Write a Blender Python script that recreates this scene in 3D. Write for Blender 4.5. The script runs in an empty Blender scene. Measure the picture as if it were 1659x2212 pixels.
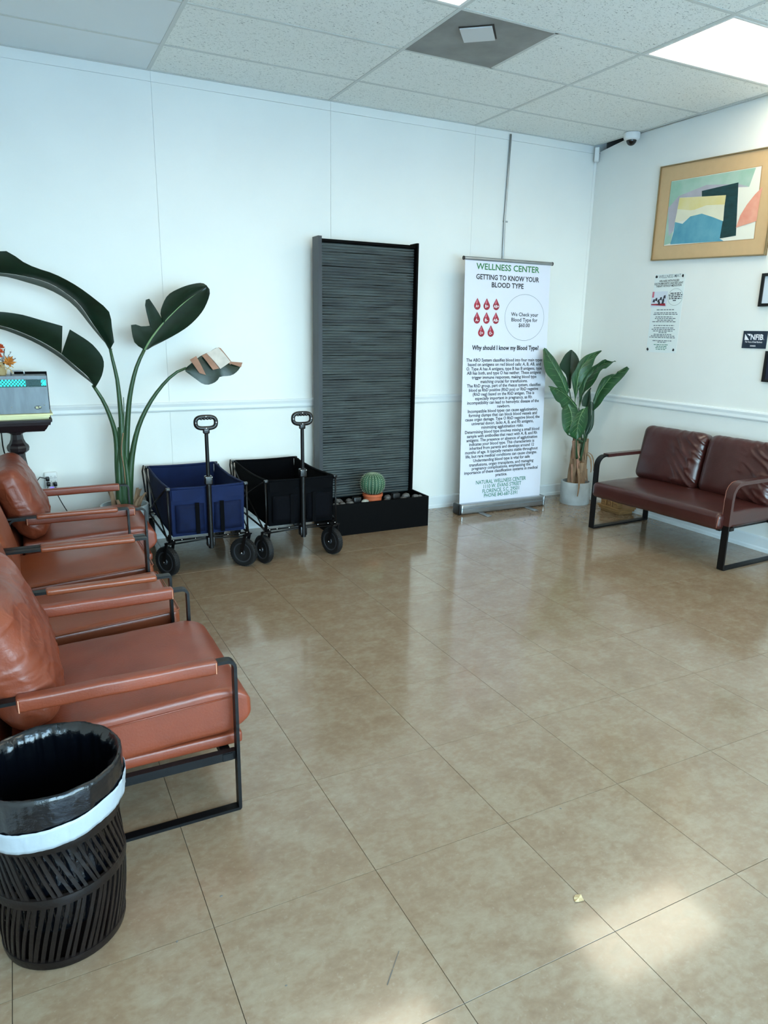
import bpy, bmesh, math, random
from mathutils import Vector, Matrix, noise

# ---------------------------------------------------------------- camera, world, light, exposure
scene = bpy.context.scene
COL = scene.collection
PI = math.pi
cam_data = bpy.data.cameras.new('camera')
cam = bpy.data.objects.new('camera', cam_data)
COL.objects.link(cam)
YAW, PITCH, ROLL = 0.4728, 0.2511, 0.0170
fw = Vector((math.sin(YAW)*math.cos(PITCH), math.cos(YAW)*math.cos(PITCH), -math.sin(PITCH)))
rt = Vector((math.cos(YAW), -math.sin(YAW), 0))
up = rt.cross(fw)
r2 = rt*math.cos(ROLL) + up*math.sin(ROLL)
u2 = -rt*math.sin(ROLL) + up*math.cos(ROLL)
m = Matrix((r2, u2, -fw)).transposed().to_4x4()
m.translation = (-4.6126, -5.1218, 1.4866)
cam.matrix_world = m
cam_data.sensor_fit = 'HORIZONTAL'
cam_data.sensor_width = 36
cam_data.lens = 1535.54*36/1659
cam_data.clip_start = 0.02
scene.camera = cam
scene.view_settings.view_transform = 'Standard'
scene.view_settings.look = 'None'
scene.view_settings.exposure = 0.05
scene.view_settings.gamma = 1.0
scene.view_settings.use_curve_mapping = False
cy = scene.cycles
cy.max_bounces = 5; cy.diffuse_bounces = 4; cy.glossy_bounces = 3; cy.transmission_bounces = 3; cy.transparent_max_bounces = 6
cy.caustics_reflective = False; cy.caustics_refractive = False
cy.use_adaptive_sampling = True; cy.adaptive_threshold = 0.05; cy.use_light_tree = False

SKY = 22.0            # daylight strength outside the shop windows
LAMP = 8.0           # ceiling troffer diffusers
world = bpy.data.worlds.new('sky')
scene.world = world
world.use_nodes = True
wn = world.node_tree; wn.nodes.clear()
w_out = wn.nodes.new('ShaderNodeOutputWorld')
w_bg = wn.nodes.new('ShaderNodeBackground')
w_tc = wn.nodes.new('ShaderNodeTexCoord')
w_sep = wn.nodes.new('ShaderNodeSeparateXYZ')
w_rmp = wn.nodes.new('ShaderNodeValToRGB')
w_rmp.color_ramp.elements[0].position = 0.0
w_rmp.color_ramp.elements[0].color = (0.61, 0.90, 1.0, 1)
w_rmp.color_ramp.elements[1].position = 0.8
w_rmp.color_ramp.elements[1].color = (0.27, 0.58, 1.0, 1)
wn.links.new(w_tc.outputs['Generated'], w_sep.inputs[0])
wn.links.new(w_sep.outputs['Z'], w_rmp.inputs[0])
wn.links.new(w_rmp.outputs[0], w_bg.inputs['Color'])
w_bg.inputs['Strength'].default_value = SKY
wn.links.new(w_bg.outputs[0], w_out.inputs[0])

# the shop windows behind the camera let the sky in (portals only guide the sky's own light)
WIN = [(-4.90, -2.90), (-2.75, -1.10)]      # x ranges of the two window bays in the front wall
WIN_Z = (0.35, 2.30)
Y_FRONT = -6.6
X_LEFT = -5.15
for i, (xa, xb) in enumerate(WIN):
    ld = bpy.data.lights.new('window_portal', 'AREA')
    ld.shape = 'RECTANGLE'; ld.size = xb-xa; ld.size_y = WIN_Z[1]-WIN_Z[0]
    ld.cycles.is_portal = True
    lo = bpy.data.objects.new('window_portal', ld); COL.objects.link(lo)
    lo.location = ((xa+xb)/2, Y_FRONT-0.01, (WIN_Z[0]+WIN_Z[1])/2)
    lo.rotation_euler = (PI/2, 0, 0)

# ---------------------------------------------------------------- materials
def lin(c):
    return tuple(((v/255)/12.92 if v/255 <= 0.04045 else ((v/255+0.055)/1.055)**2.4) for v in c)

def mat(name, rgb, rough=0.5, metal=0.0, var=0.0, vscale=8.0, bump=0.0, bscale=60.0, coat=0.0, spec=0.5,
        emit=None, estr=0.0, vcol=None, trans=0.0, stretch=None, distort=0.0, crough=0.1, sheen=0.0):
    mt = bpy.data.materials.new(name); mt.use_nodes = True
    nt = mt.node_tree; b = nt.nodes['Principled BSDF']
    c = lin(rgb)
    b.inputs['Base Color'].default_value = (*c, 1)
    b.inputs['Roughness'].default_value = rough
    b.inputs['Metallic'].default_value = metal
    b.inputs['Specular IOR Level'].default_value = spec
    b.inputs['Coat Weight'].default_value = coat
    b.inputs['Coat Roughness'].default_value = crough
    b.inputs['Sheen Weight'].default_value = sheen
    if emit is not None:
        b.inputs['Emission Color'].default_value = (*lin(emit), 1)
        b.inputs['Emission Strength'].default_value = estr
    vec = None
    if var > 0 or bump > 0:
        tc = nt.nodes.new('ShaderNodeTexCoord'); mp = nt.nodes.new('ShaderNodeMapping')
        if stretch: mp.inputs['Scale'].default_value = stretch
        nt.links.new(tc.outputs['Object'], mp.inputs[0]); vec = mp.outputs[0]
    if var > 0:
        n = nt.nodes.new('ShaderNodeTexNoise'); n.inputs['Scale'].default_value = vscale
        n.inputs['Detail'].default_value = 5; n.inputs['Distortion'].default_value = distort
        nt.links.new(vec, n.inputs['Vector'])
        r = nt.nodes.new('ShaderNodeValToRGB')
        r.color_ramp.elements[0].position = 0.3; r.color_ramp.elements[1].position = 0.72
        c2 = lin(vcol) if vcol else tuple(min(1, v*(1+var)) for v in c)
        c1 = tuple(v*(1-var) for v in c) if not vcol else c
        r.color_ramp.elements[0].color = (*c1, 1); r.color_ramp.elements[1].color = (*c2, 1)
        nt.links.new(n.outputs['Fac'], r.inputs[0]); nt.links.new(r.outputs[0], b.inputs['Base Color'])
    if bump > 0:
        n2 = nt.nodes.new('ShaderNodeTexNoise'); n2.inputs['Scale'].default_value = bscale
        n2.inputs['Detail'].default_value = 4
        nt.links.new(vec, n2.inputs['Vector'])
        bp = nt.nodes.new('ShaderNodeBump'); bp.inputs['Strength'].default_value = bump; bp.inputs['Distance'].default_value = 0.004
        nt.links.new(n2.outputs['Fac'], bp.inputs['Height']); nt.links.new(bp.outputs[0], b.inputs['Normal'])
    return mt

def tile_floor_mat():
    mt = bpy.data.materials.new('vinyl_floor'); mt.use_nodes = True
    nt = mt.node_tree; L = nt.links.new; b = nt.nodes['Principled BSDF']
    geo = nt.nodes.new('ShaderNodeNewGeometry')
    oi = nt.nodes.new('ShaderNodeObjectInfo')
    off = nt.nodes.new('ShaderNodeVectorMath'); off.operation = 'MULTIPLY_ADD'
    comb = nt.nodes.new('ShaderNodeCombineXYZ')
    for k in range(3): L(oi.outputs['Random'], comb.inputs[k])
    L(comb.outputs[0], off.inputs[0]); off.inputs[1].default_value = (7, 13, 5); L(geo.outputs['Position'], off.inputs[2])
    def nz(scale, det, dist, sc=None):
        mp = nt.nodes.new('ShaderNodeMapping')
        if sc: mp.inputs['Scale'].default_value = sc
        L(off.outputs[0], mp.inputs[0])
        n = nt.nodes.new('ShaderNodeTexNoise'); n.inputs['Scale'].default_value = scale
        n.inputs['Detail'].default_value = det; n.inputs['Distortion'].default_value = dist
        n.inputs['Roughness'].default_value = 0.62
        L(mp.outputs[0], n.inputs['Vector']); return n.outputs['Fac']
    a = nz(8.5, 5, 0.3); c = nz(34, 4, 0.3, (1, 1.5, 1)); d = nz(85, 2, 0)
    r = nt.nodes.new('ShaderNodeValToRGB'); e = r.color_ramp.elements
    e[0].position = 0.28; e[0].color = (*lin((125, 100, 77)), 1)
    e[1].position = 0.74; e[1].color = (*lin((151, 135, 112)), 1)
    mid = e.new(0.5); mid.color = (*lin((138, 115, 91)), 1)
    mx = nt.nodes.new('ShaderNodeMath'); mx.operation = 'MULTIPLY_ADD'
    L(c, mx.inputs[0]); mx.inputs[1].default_value = 0.45; 
    h = nt.nodes.new('ShaderNodeMath'); h.operation = 'MULTIPLY'; L(a, h.inputs[0]); h.inputs[1].default_value = 0.6
    L(h.outputs[0], mx.inputs[2]); L(mx.outputs[0], r.inputs[0])
    # light scratches
    r2_ = nt.nodes.new('ShaderNodeValToRGB'); r2_.color_ramp.elements[0].position = 0.62; r2_.color_ramp.elements[1].position = 0.74
    L(d, r2_.inputs[0])
    mixc = nt.nodes.new('ShaderNodeMix'); mixc.data_type = 'RGBA'
    ms = nt.nodes.new('ShaderNodeMath'); ms.operation = 'MULTIPLY'; L(r2_.outputs[0], ms.inputs[0]); ms.inputs[1].default_value = 0.3
    L(ms.outputs[0], mixc.inputs[0]); L(r.outputs[0], mixc.inputs[6]); mixc.inputs[7].default_value = (*lin((160, 146, 126)), 1)
    L(mixc.outputs[2], b.inputs['Base Color'])
    rr = nt.nodes.new('ShaderNodeMapRange'); L(c, rr.inputs[0]); rr.inputs[1].default_value = 0.3; rr.inputs[2].default_value = 0.7
    rr.inputs[3].default_value = 0.13; rr.inputs[4].default_value = 0.20
    L(rr.outputs[0], b.inputs['Roughness'])
    b.inputs['Specular IOR Level'].default_value = 0.5
    b.inputs['Coat Weight'].default_value = 0.35; b.inputs['Coat Roughness'].default_value = 0.07
    return mt

def fissured_mat():
    mt = bpy.data.materials.new('fissured_ceiling_tile'); mt.use_nodes = True
    nt = mt.node_tree; L = nt.links.new; b = nt.nodes['Principled BSDF']
    geo = nt.nodes.new('ShaderNodeNewGeometry')
    mp = nt.nodes.new('ShaderNodeMapping'); mp.inputs['Scale'].default_value = (1.0, 1.7, 1); mp.inputs['Rotation'].default_value = (0, 0, 0.5)
    L(geo.outputs['Position'], mp.inputs[0])
    n = nt.nodes.new('ShaderNodeTexNoise'); n.inputs['Scale'].default_value = 80; n.inputs['Detail'].default_value = 2; n.inputs['Distortion'].default_value = 1.2
    L(mp.outputs[0], n.inputs['Vector'])
    r = nt.nodes.new('ShaderNodeValToRGB'); r.color_ramp.elements[0].position = 0.31; r.color_ramp.elements[1].position = 0.40
    r.color_ramp.elements[0].color = (*lin((158, 160, 154)), 1); r.color_ramp.elements[1].color = (*lin((240, 241, 234)), 1)
    L(n.outputs['Fac'], r.inputs[0]); L(r.outputs[0], b.inputs['Base Color'])
    bp = nt.nodes.new('ShaderNodeBump'); bp.inputs['Strength'].default_value = 0.6; bp.inputs['Distance'].default_value = 0.006
    L(r.outputs[0], bp.inputs['Height']); L(bp.outputs[0], b.inputs['Normal'])
    b.inputs['Roughness'].default_value = 0.9
    return mt

MT = {}
MT['wall'] = mat('white_wall_paint', (236, 236, 230), 0.42, var=0.02, vscale=2.2)
MT['trim'] = mat('white_trim_paint', (226, 230, 230), 0.35)
MT['floor'] = tile_floor_mat()
MT['joint'] = mat('dark_floor_joint', (70, 58, 48), 0.8)
MT['fissured'] = fissured_mat()
MT['smooth_tile'] = mat('smooth_ceiling_tile', (228, 232, 232), 0.8)
MT['grid'] = mat('ceiling_grid_metal', (206, 208, 202), 0.5)
MT['void'] = mat('dark_plenum', (20, 20, 20), 0.95)
MT['diffuser'] = mat('light_diffuser', (250, 248, 240), 0.4, emit=(255, 246, 222), estr=LAMP)
MT['vent'] = mat('dusty_vent_grey', (136, 134, 129), 0.6, var=0.22, vscale=5)
MT['vent_plate'] = mat('vent_deflector', (206, 206, 204), 0.5)
MT['soot'] = mat('vent_soot', (62, 58, 52), 0.9)
MT['white_plastic'] = mat('white_plastic', (232, 233, 230), 0.35)
MT['black_gloss'] = mat('black_gloss', (10, 10, 12), 0.08)
MT['black_metal'] = mat('black_powder_coat', (7, 7, 8), 0.42, spec=0.3, bump=0.05, bscale=200)
MT['black_plastic'] = mat('black_plastic', (8, 8, 10), 0.3)
MT['rubber'] = mat('black_rubber', (11, 11, 12), 0.65)
MT['wheel_rim'] = mat('grey_wheel_rim', (52, 54, 58), 0.35)
MT['silver'] = mat('silver_metal', (168, 172, 174), 0.32, metal=0.85, var=0.08, vscale=12)
MT['chrome'] = mat('bright_rivet', (210, 212, 215), 0.2, metal=1)
MT['leather_rust'] = mat('rust_leather', (121, 53, 30), 0.40, var=0.2, vscale=5, bump=0.16, bscale=150, coat=0.12, crough=0.3)
MT['leather_tan'] = mat('tan_leather', (128, 62, 34), 0.34, var=0.10, vscale=4, bump=0.10, bscale=150, coat=0.12, crough=0.3)
MT['leather_brown'] = mat('dark_brown_leather', (63, 28, 24), 0.3, var=0.16, vscale=5, bump=0.12, bscale=120, coat=0.2, crough=0.25)
MT['thread_dark'] = mat('brown_stitching', (128, 76, 60), 0.7)
MT['thread'] = mat('pale_stitching', (190, 130, 100), 0.7)
MT['navy'] = mat('navy_canvas', (12, 28, 66), 0.8, spec=0.25, var=0.12, vscale=14, bump=0.1, bscale=300)
MT['navy_dark'] = mat('navy_mesh_pocket', (9, 21, 52), 0.8, spec=0.2, var=0.2, vscale=20)
MT['black_canvas'] = mat('black_canvas', (4, 5, 8), 0.9, spec=0.1, var=0.15, vscale=14, bump=0.1, bscale=300)
MT['black_pocket'] = mat('black_mesh_pocket', (6, 7, 12), 0.9, spec=0.1)
MT['leaf_dark'] = mat('dark_glossy_leaf', (17, 40, 27), 0.33, var=0.25, vscale=9, stretch=(1, 1, 3), bump=0.12, bscale=45)
MT['leaf_under'] = mat('pale_leaf_underside', (66, 82, 72), 0.5, var=0.12, vscale=9)
MT['leaf_green'] = mat('green_fabric_leaf', (29, 72, 37), 0.42, var=0.28, vscale=12, bump=0.1, bscale=60)
MT['leaf_deep'] = mat('deep_green_leaf', (22, 52, 34), 0.5, var=0.25, vscale=10)
MT['vein'] = mat('pale_leaf_vein', (120, 150, 104), 0.5)
MT['stalk'] = mat('green_stalk', (46, 76, 46), 0.4, var=0.2, vscale=8, stretch=(3, 3, 0.6))
MT['dry'] = mat('dry_brown_husk', (142, 114, 88), 0.8, var=0.35, vscale=18, stretch=(3, 3, 0.5), bump=0.4, bscale=60)
MT['dry_leaf'] = mat('dried_leaf_brown', (158, 116, 94), 0.7, var=0.2, vscale=20)
MT['dry_pale'] = mat('dried_leaf_pale', (205, 196, 186), 0.7, var=0.1, vscale=25)
MT['concrete'] = mat('grey_concrete', (182, 190, 192), 0.75, var=0.14, vscale=12, bump=0.15, bscale=50)
MT['soil'] = mat('dark_soil', (44, 34, 26), 0.95, var=0.3, vscale=40, bump=0.6, bscale=60)
MT['slate'] = mat('ribbed_slate', (34, 42, 46), 0.42, var=0.5, vscale=3.5, vcol=(66, 76, 76), stretch=(1, 1, 7), bump=0.35, bscale=70)
MT['frame_grey'] = mat('dark_grey_frame', (44, 46, 50), 0.4)
MT['matte_black'] = mat('matte_black', (2, 2, 3), 0.7, spec=0.1)
MT['cactus'] = mat('cactus_green', (44, 84, 58), 0.6, var=0.2, vscale=20)
MT['spine'] = mat('pale_cactus_spines', (176, 190, 160), 0.7)
MT['terracotta'] = mat('terracotta', (186, 92, 54), 0.7, var=0.1, vscale=20)
MT['stone'] = mat('grey_river_stone', (60, 58, 58), 0.5, var=0.45, vscale=18, vcol=(112, 108, 104), distort=2)
MT['stone_light'] = mat('banded_pale_stone', (96, 92, 84), 0.5, var=0.3, vscale=26, vcol=(196, 196, 184), distort=3)
MT['banner'] = mat('white_banner_vinyl', (222, 224, 236), 0.5)
MT['ink_green'] = mat('green_ink', (44, 120, 66), 0.6)
MT['ink_teal'] = mat('teal_green_ink', (26, 118, 92), 0.6)
MT['ink_black'] = mat('black_ink', (24, 28, 38), 0.6)
MT['ink_grey'] = mat('grey_ink', (110, 120, 126), 0.6)
MT['ink_white'] = mat('white_ink', (240, 240, 244), 0.6)
MT['drop'] = mat('blood_red_ink', (156, 28, 48), 0.4, var=0.25, vscale=30)
MT['drop_light'] = mat('pink_ink_highlight', (206, 110, 128), 0.5)
MT['paper'] = mat('poster_paper', (230, 238, 236), 0.5)
MT['mat_board'] = mat('tan_picture_mat', (204, 170, 126), 0.6, var=0.03, vscale=20)
MT['mat_edge'] = mat('tan_bevel_line', (170, 134, 92), 0.5)
MT['gold_edge'] = mat('dull_gold_frame', (150, 128, 92), 0.35, metal=0.5)
MT['art_cream'] = mat('art_cream', (232, 230, 216), 0.6)
MT['art_green'] = mat('art_green_wash', (146, 186, 164), 0.6, var=0.2, vscale=7, vcol=(178, 200, 186))
MT['art_lilac'] = mat('art_lilac_wash', (176, 172, 180), 0.6, var=0.1, vscale=9)
MT['art_teal'] = mat('art_dark_teal', (10, 56, 58), 0.5, var=0.4, vscale=14, stretch=(1, 1, 3))
MT['art_yellow'] = mat('art_yellow_wash', (220, 204, 130), 0.6, var=0.1, vscale=8, vcol=(226, 214, 166))
MT['art_pale'] = mat('art_pale_wash', (226, 222, 196), 0.6, var=0.05, vscale=8)
MT['art_blue'] = mat('art_blue_wash', (104, 166, 182), 0.6, var=0.2, vscale=9, vcol=(70, 142, 166))
MT['art_coral'] = mat('art_coral_wash', (220, 138, 116), 0.6, var=0.12, vscale=9, vcol=(232, 170, 146))
MT['sign_navy'] = mat('navy_sign', (30, 46, 64), 0.4)
MT['photo_paper'] = mat('certificate_paper', (214, 222, 232), 0.4)
MT['dark_print'] = mat('dark_print', (38, 42, 58), 0.3)
MT['dark_wood'] = mat('carved_dark_wood', (30, 22, 26), 0.4, var=0.2, vscale=14)
MT['galvanised'] = mat('galvanised_steel', (98, 104, 108), 0.42, metal=0.6, var=0.15, vscale=9, stretch=(4, 4, 0.7))
MT['glow_cyan'] = mat('cyan_lamp_tube', (40, 220, 220), 0.4, emit=(40, 235, 235), estr=2.6)
MT['teal_dark'] = mat('dark_teal_plate', (16, 74, 74), 0.4)
MT['led'] = mat('violet_led_display', (90, 80, 220), 0.4, emit=(120, 100, 255), estr=1.6)
MT['paper_yellow'] = mat('pale_yellow_paper', (226, 224, 176), 0.7)
MT['orange_leaf'] = mat('orange_autumn_leaf', (206, 130, 50), 0.7, var=0.25, vscale=20)
MT['orange_flower'] = mat('orange_red_flower', (206, 84, 36), 0.7, var=0.2, vscale=40)
MT['brown_sprig'] = mat('dark_brown_sprig', (74, 44, 34), 0.8)
MT['raffia'] = mat('raffia_straw', (196, 170, 122), 0.8)
MT['wood_light'] = mat('light_rough_wood', (138, 102, 60), 0.7, var=0.25, vscale=10, stretch=(1, 1, 6), bump=0.2, bscale=60)
MT['wood_mark'] = mat('dark_wood_mark', (96, 64, 36), 0.7)
MT['bin'] = mat('dark_woven_bamboo', (20, 13, 11), 0.4, spec=0.3, var=0.4, vscale=16, bump=0.2, bscale=90)
MT['bag'] = mat('black_bin_liner', (5, 7, 12), 0.2, coat=0.15, crough=0.06, bump=0.4, bscale=70)
MT['bag_white'] = mat('white_drawstring_band', (158, 164, 170), 0.45, bump=0.25, bscale=40)
MT['pavement'] = mat('outside_pavement', (205, 204, 200), 0.9)
MT['window_metal'] = mat('window_aluminium', (150, 152, 154), 0.4, metal=0.6)
MT['crumb'] = mat('dry_crumb', (190, 164, 120), 0.8)
MT['scuff'] = mat('scuff_mark', (98, 92, 84), 0.7)

def crumpled(name, base, amount=0.9, scale=7.0):
    """leather with sharp creases: ridged noise as fine relief on top of the grain"""
    mt = MT[base].copy(); mt.name = name; nt = mt.node_tree; L = nt.links.new; b = nt.nodes['Principled BSDF']
    old = b.inputs['Normal'].links[0].from_node
    tc = nt.nodes.new('ShaderNodeTexCoord'); hs = []
    for k, (sc, st) in enumerate(((scale, (1, 0.8, 1.9)), (scale*2.3, (1, 1.5, 1.1)))):
        mp = nt.nodes.new('ShaderNodeMapping'); mp.inputs['Scale'].default_value = st; mp.inputs['Rotation'].default_value = (0.5+k, 0.2, 0.3)
        L(tc.outputs['Object'], mp.inputs[0])
        n = nt.nodes.new('ShaderNodeTexNoise'); n.inputs['Scale'].default_value = sc; n.inputs['Detail'].default_value = 1.5; n.inputs['Distortion'].default_value = 0.5
        L(mp.outputs[0], n.inputs['Vector'])
        sb = nt.nodes.new('ShaderNodeMath'); sb.operation = 'SUBTRACT'; L(n.outputs['Fac'], sb.inputs[0]); sb.inputs[1].default_value = 0.5
        ab = nt.nodes.new('ShaderNodeMath'); ab.operation = 'ABSOLUTE'; L(sb.outputs[0], ab.inputs[0])
        mr = nt.nodes.new('ShaderNodeMapRange'); L(ab.outputs[0], mr.inputs[0]); mr.inputs[1].default_value = 0.0; mr.inputs[2].default_value = 0.10; mr.inputs[3].default_value = 1.0; mr.inputs[4].default_value = 0.0
        mr.interpolation_type = 'SMOOTHERSTEP'; hs.append(mr.outputs[0])
    mm_ = nt.nodes.new('ShaderNodeMath'); mm_.operation = 'MULTIPLY_ADD'; L(hs[1], mm_.inputs[0]); mm_.inputs[1].default_value = 0.35; L(hs[0], mm_.inputs[2])
    bp = nt.nodes.new('ShaderNodeBump'); bp.inputs['Strength'].default_value = amount; bp.inputs['Distance'].default_value = 0.006
    L(mm_.outputs[0], bp.inputs['Height']); L(bp.outputs[0], old.inputs['Normal'])
    return mt
MT['leather_crumpled'] = crumpled('crumpled_rust_leather', 'leather_rust', 0.4, 4.2)

def glass_mat():
    mt = bpy.data.materials.new('window_glass'); mt.use_nodes = True
    nt = mt.node_tree; nt.nodes.clear()
    o = nt.nodes.new('ShaderNodeOutputMaterial'); t = nt.nodes.new('ShaderNodeBsdfTransparent'); g = nt.nodes.new('ShaderNodeBsdfGlossy')
    g.inputs['Roughness'].default_value = 0.02
    mx = nt.nodes.new('ShaderNodeMixShader'); mx.inputs[0].default_value = 0.05
    nt.links.new(t.outputs[0], mx.inputs[1]); nt.links.new(g.outputs[0], mx.inputs[2]); nt.links.new(mx.outputs[0], o.inputs[0])
    return mt
MT['glass'] = glass_mat()

# ---------------------------------------------------------------- mesh helpers
ORG = {}
def V(*a): return Vector(a)

class MB:
    def __init__(s): s.v = []; s.f = []
    def add(s, vs, fs):
        n = len(s.v); s.v += [Vector(p) for p in vs]; s.f += [tuple(i+n for i in f) for f in fs]; return s
    def box(s, a, b):
        x0, y0, z0 = a; x1, y1, z1 = b
        return s.add([(x0,y0,z0),(x1,y0,z0),(x1,y1,z0),(x0,y1,z0),(x0,y0,z1),(x1,y0,z1),(x1,y1,z1),(x0,y1,z1)],
                     [(0,3,2,1),(4,5,6,7),(0,1,5,4),(1,2,6,5),(2,3,7,6),(3,0,4,7)])
    def rbox(s, c, half, r, k=3, mx=2, my=2, mz=2, fn=None):
        """rounded box, k rings over each rounding, m* cells between; fn(local normalised p, p) displaces"""
        c = Vector(c); hs = half; r = min(r, *hs)*0.999
        def ticks(h, mm):
            t = [-h + r*(1-math.cos(j*PI/2/k)) for j in range(k)] if False else [-h + r*j/k for j in range(k)]
            inn = h-r
            t += [-inn + 2*inn*j/mm for j in range(mm+1)]
            t += [inn + r*(j+1)/k for j in range(k)]
            return t
        T = [ticks(hs[0], mx), ticks(hs[1], my), ticks(hs[2], mz)]
        idx = {}; vs = []; fs = []
        def vid(p):
            key = (round(p[0], 5), round(p[1], 5), round(p[2], 5))
            if key not in idx:
                q = Vector(p); inn = Vector([max(-(hs[i]-r), min(hs[i]-r, q[i])) for i in range(3)])
                d = q-inn
                if d.length > 1e-9: q = inn + d.normalized()*r
                if fn: q = fn(Vector((q[0]/hs[0], q[1]/hs[1], q[2]/hs[2])), q)
                idx[key] = len(vs); vs.append(c+q)
            return idx[key]
        for ax in range(3):
            a1, a2 = (ax+1) % 3, (ax+2) % 3
            for sg in (-1, 1):
                for i in range(len(T[a1])-1):
                    for j in range(len(T[a2])-1):
                        q = []
                        for (ii, jj) in ((i, j), (i+1, j), (i+1, j+1), (i, j+1)):
                            p = [0, 0, 0]; p[ax] = sg*hs[ax]; p[a1] = T[a1][ii]; p[a2] = T[a2][jj]; q.append(vid(p))
                        if len(set(q)) < 3: continue
                        fs.append(tuple(q) if sg > 0 else tuple(reversed(q)))
        return s.add(vs, fs)
    def tube(s, pts, r, n=8, cap=True, closed=False):
        pts = [Vector(p) for p in pts]; m_ = len(pts)
        rr = r if isinstance(r, (list, tuple)) else [r]*m_
        vs = []; fs = []; prev = None
        for i, p in enumerate(pts):
            if closed: t = pts[(i+1) % m_]-pts[i-1]
            else: t = pts[min(i+1, m_-1)]-pts[max(i-1, 0)]
            t.normalize()
            if prev is None:
                a = Vector((0, 0, 1)) if abs(t.z) < 0.9 else Vector((1, 0, 0))
                u_ = t.cross(a).normalized()
            else:
                u_ = (prev - t*prev.dot(t)).normalized()
            prev = u_; w_ = t.cross(u_)
            for k in range(n):
                an = 2*PI*k/n; vs.append(p + (u_*math.cos(an)+w_*math.sin(an))*rr[i])
        last = m_ if closed else m_-1
        for i in range(last):
            for k in range(n):
                a = i*n+k; b = i*n+(k+1) % n; i2 = (i+1) % m_
                fs.append((a, b, i2*n+(k+1) % n, i2*n+k))
        if cap and not closed:
            fs.append(tuple(reversed(range(n)))); fs.append(tuple(range((m_-1)*n, m_*n)))
        return s.add(vs, fs)
    def lathe(s, prof, c=(0, 0, 0), n=32, ax=None, cap=True):
        """prof: list of (r, h) about the z axis (or about ax)"""
        c = Vector(c); vs = []; fs = []
        if ax is None: e3 = Vector((0, 0, 1))
        else: e3 = Vector(ax).normalized()
        e1 = e3.orthogonal().normalized() if ax is not None else Vector((1, 0, 0)); e2 = e3.cross(e1)
        for (r, h) in prof:
            for k in range(n):
                an = 2*PI*k/n; vs.append(c + e1*(r*math.cos(an)) + e2*(r*math.sin(an)) + e3*h)
        for i in range(len(prof)-1):
            for k in range(n):
                fs.append((i*n+k, i*n+(k+1) % n, (i+1)*n+(k+1) % n, (i+1)*n+k))
        if cap:
            fs.append(tuple(reversed(range(n)))); fs.append(tuple(range((len(prof)-1)*n, len(prof)*n)))
        return s.add(vs, fs)
    def prism(s, poly, o, su, tu, n0, n1):
        """polygon (s,t) extruded along su x tu from n0 to n1"""
        o, su, tu = Vector(o), Vector(su), Vector(tu); nn = su.cross(tu).normalized(); k = len(poly)
        vs = [o+su*a+tu*b+nn*n0 for a, b in poly] + [o+su*a+tu*b+nn*n1 for a, b in poly]
        fs = [tuple(reversed(range(k))), tuple(range(k, 2*k))] + [(i, (i+1) % k, k+(i+1) % k, k+i) for i in range(k)]
        return s.add(vs, fs)
    def bar(s, a, b, w, t, wdir):
        """flat bar from a to b; width w along wdir, thickness t"""
        a, b = Vector(a), Vector(b); d = (b-a).normalized(); wd = Vector(wdir).normalized(); n_ = d.cross(wd).normalized()
        vs = []
        for p in (a, b):
            for sw, sn in ((-1,-1),(1,-1),(1,1),(-1,1)): vs.append(p+wd*(sw*w/2)+n_*(sn*t/2))
        return s.add(vs, [(0,1,2,3),(7,6,5,4),(0,4,5,1),(1,5,6,2),(2,6,7,3),(3,7,4,0)])
    def loopbar(s, path, w, t, o=(0,0,0), e1=(1,0,0), e2=(0,0,1), closed=True):
        """flat bar swept along a planar path; width w along e1 x e2, thickness t in the plane"""
        o, e1, e2 = Vector(o), Vector(e1), Vector(e2); wd = e1.cross(e2).normalized(); m_ = len(path); vs = []; fs = []
        P = [Vector((p[0], p[1])) for p in path]
        for i in range(m_):
            if closed: a, b, c = P[i-1], P[i], P[(i+1) % m_]
            else: a, b, c = P[max(i-1,0)], P[i], P[min(i+1,m_-1)]
            d1 = (b-a).normalized() if (b-a).length > 1e-9 else (c-b).normalized()
            d2 = (c-b).normalized() if (c-b).length > 1e-9 else d1
            n1 = Vector((-d1.y, d1.x)); n2 = Vector((-d2.y, d2.x)); nn = (n1+n2)
            nn = nn/max(0.3, nn.length**2/2) if nn.length > 1e-6 else n1
            for sn, sw in ((-1,-1),(1,-1),(1,1),(-1,1)):
                q = b+nn*(sn*t/2); vs.append(o+e1*q.x+e2*q.y+wd*(sw*w/2))
        last = m_ if closed else m_-1
        for i in range(last):
            j = (i+1) % m_
            for k in range(4): fs.append((i*4+k, i*4+(k+1)%4, j*4+(k+1)%4, j*4+k))
        if not closed: fs.append((3,2,1,0)); fs.append(tuple(range((m_-1)*4, m_*4)))
        return s.add(vs, fs)
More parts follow.
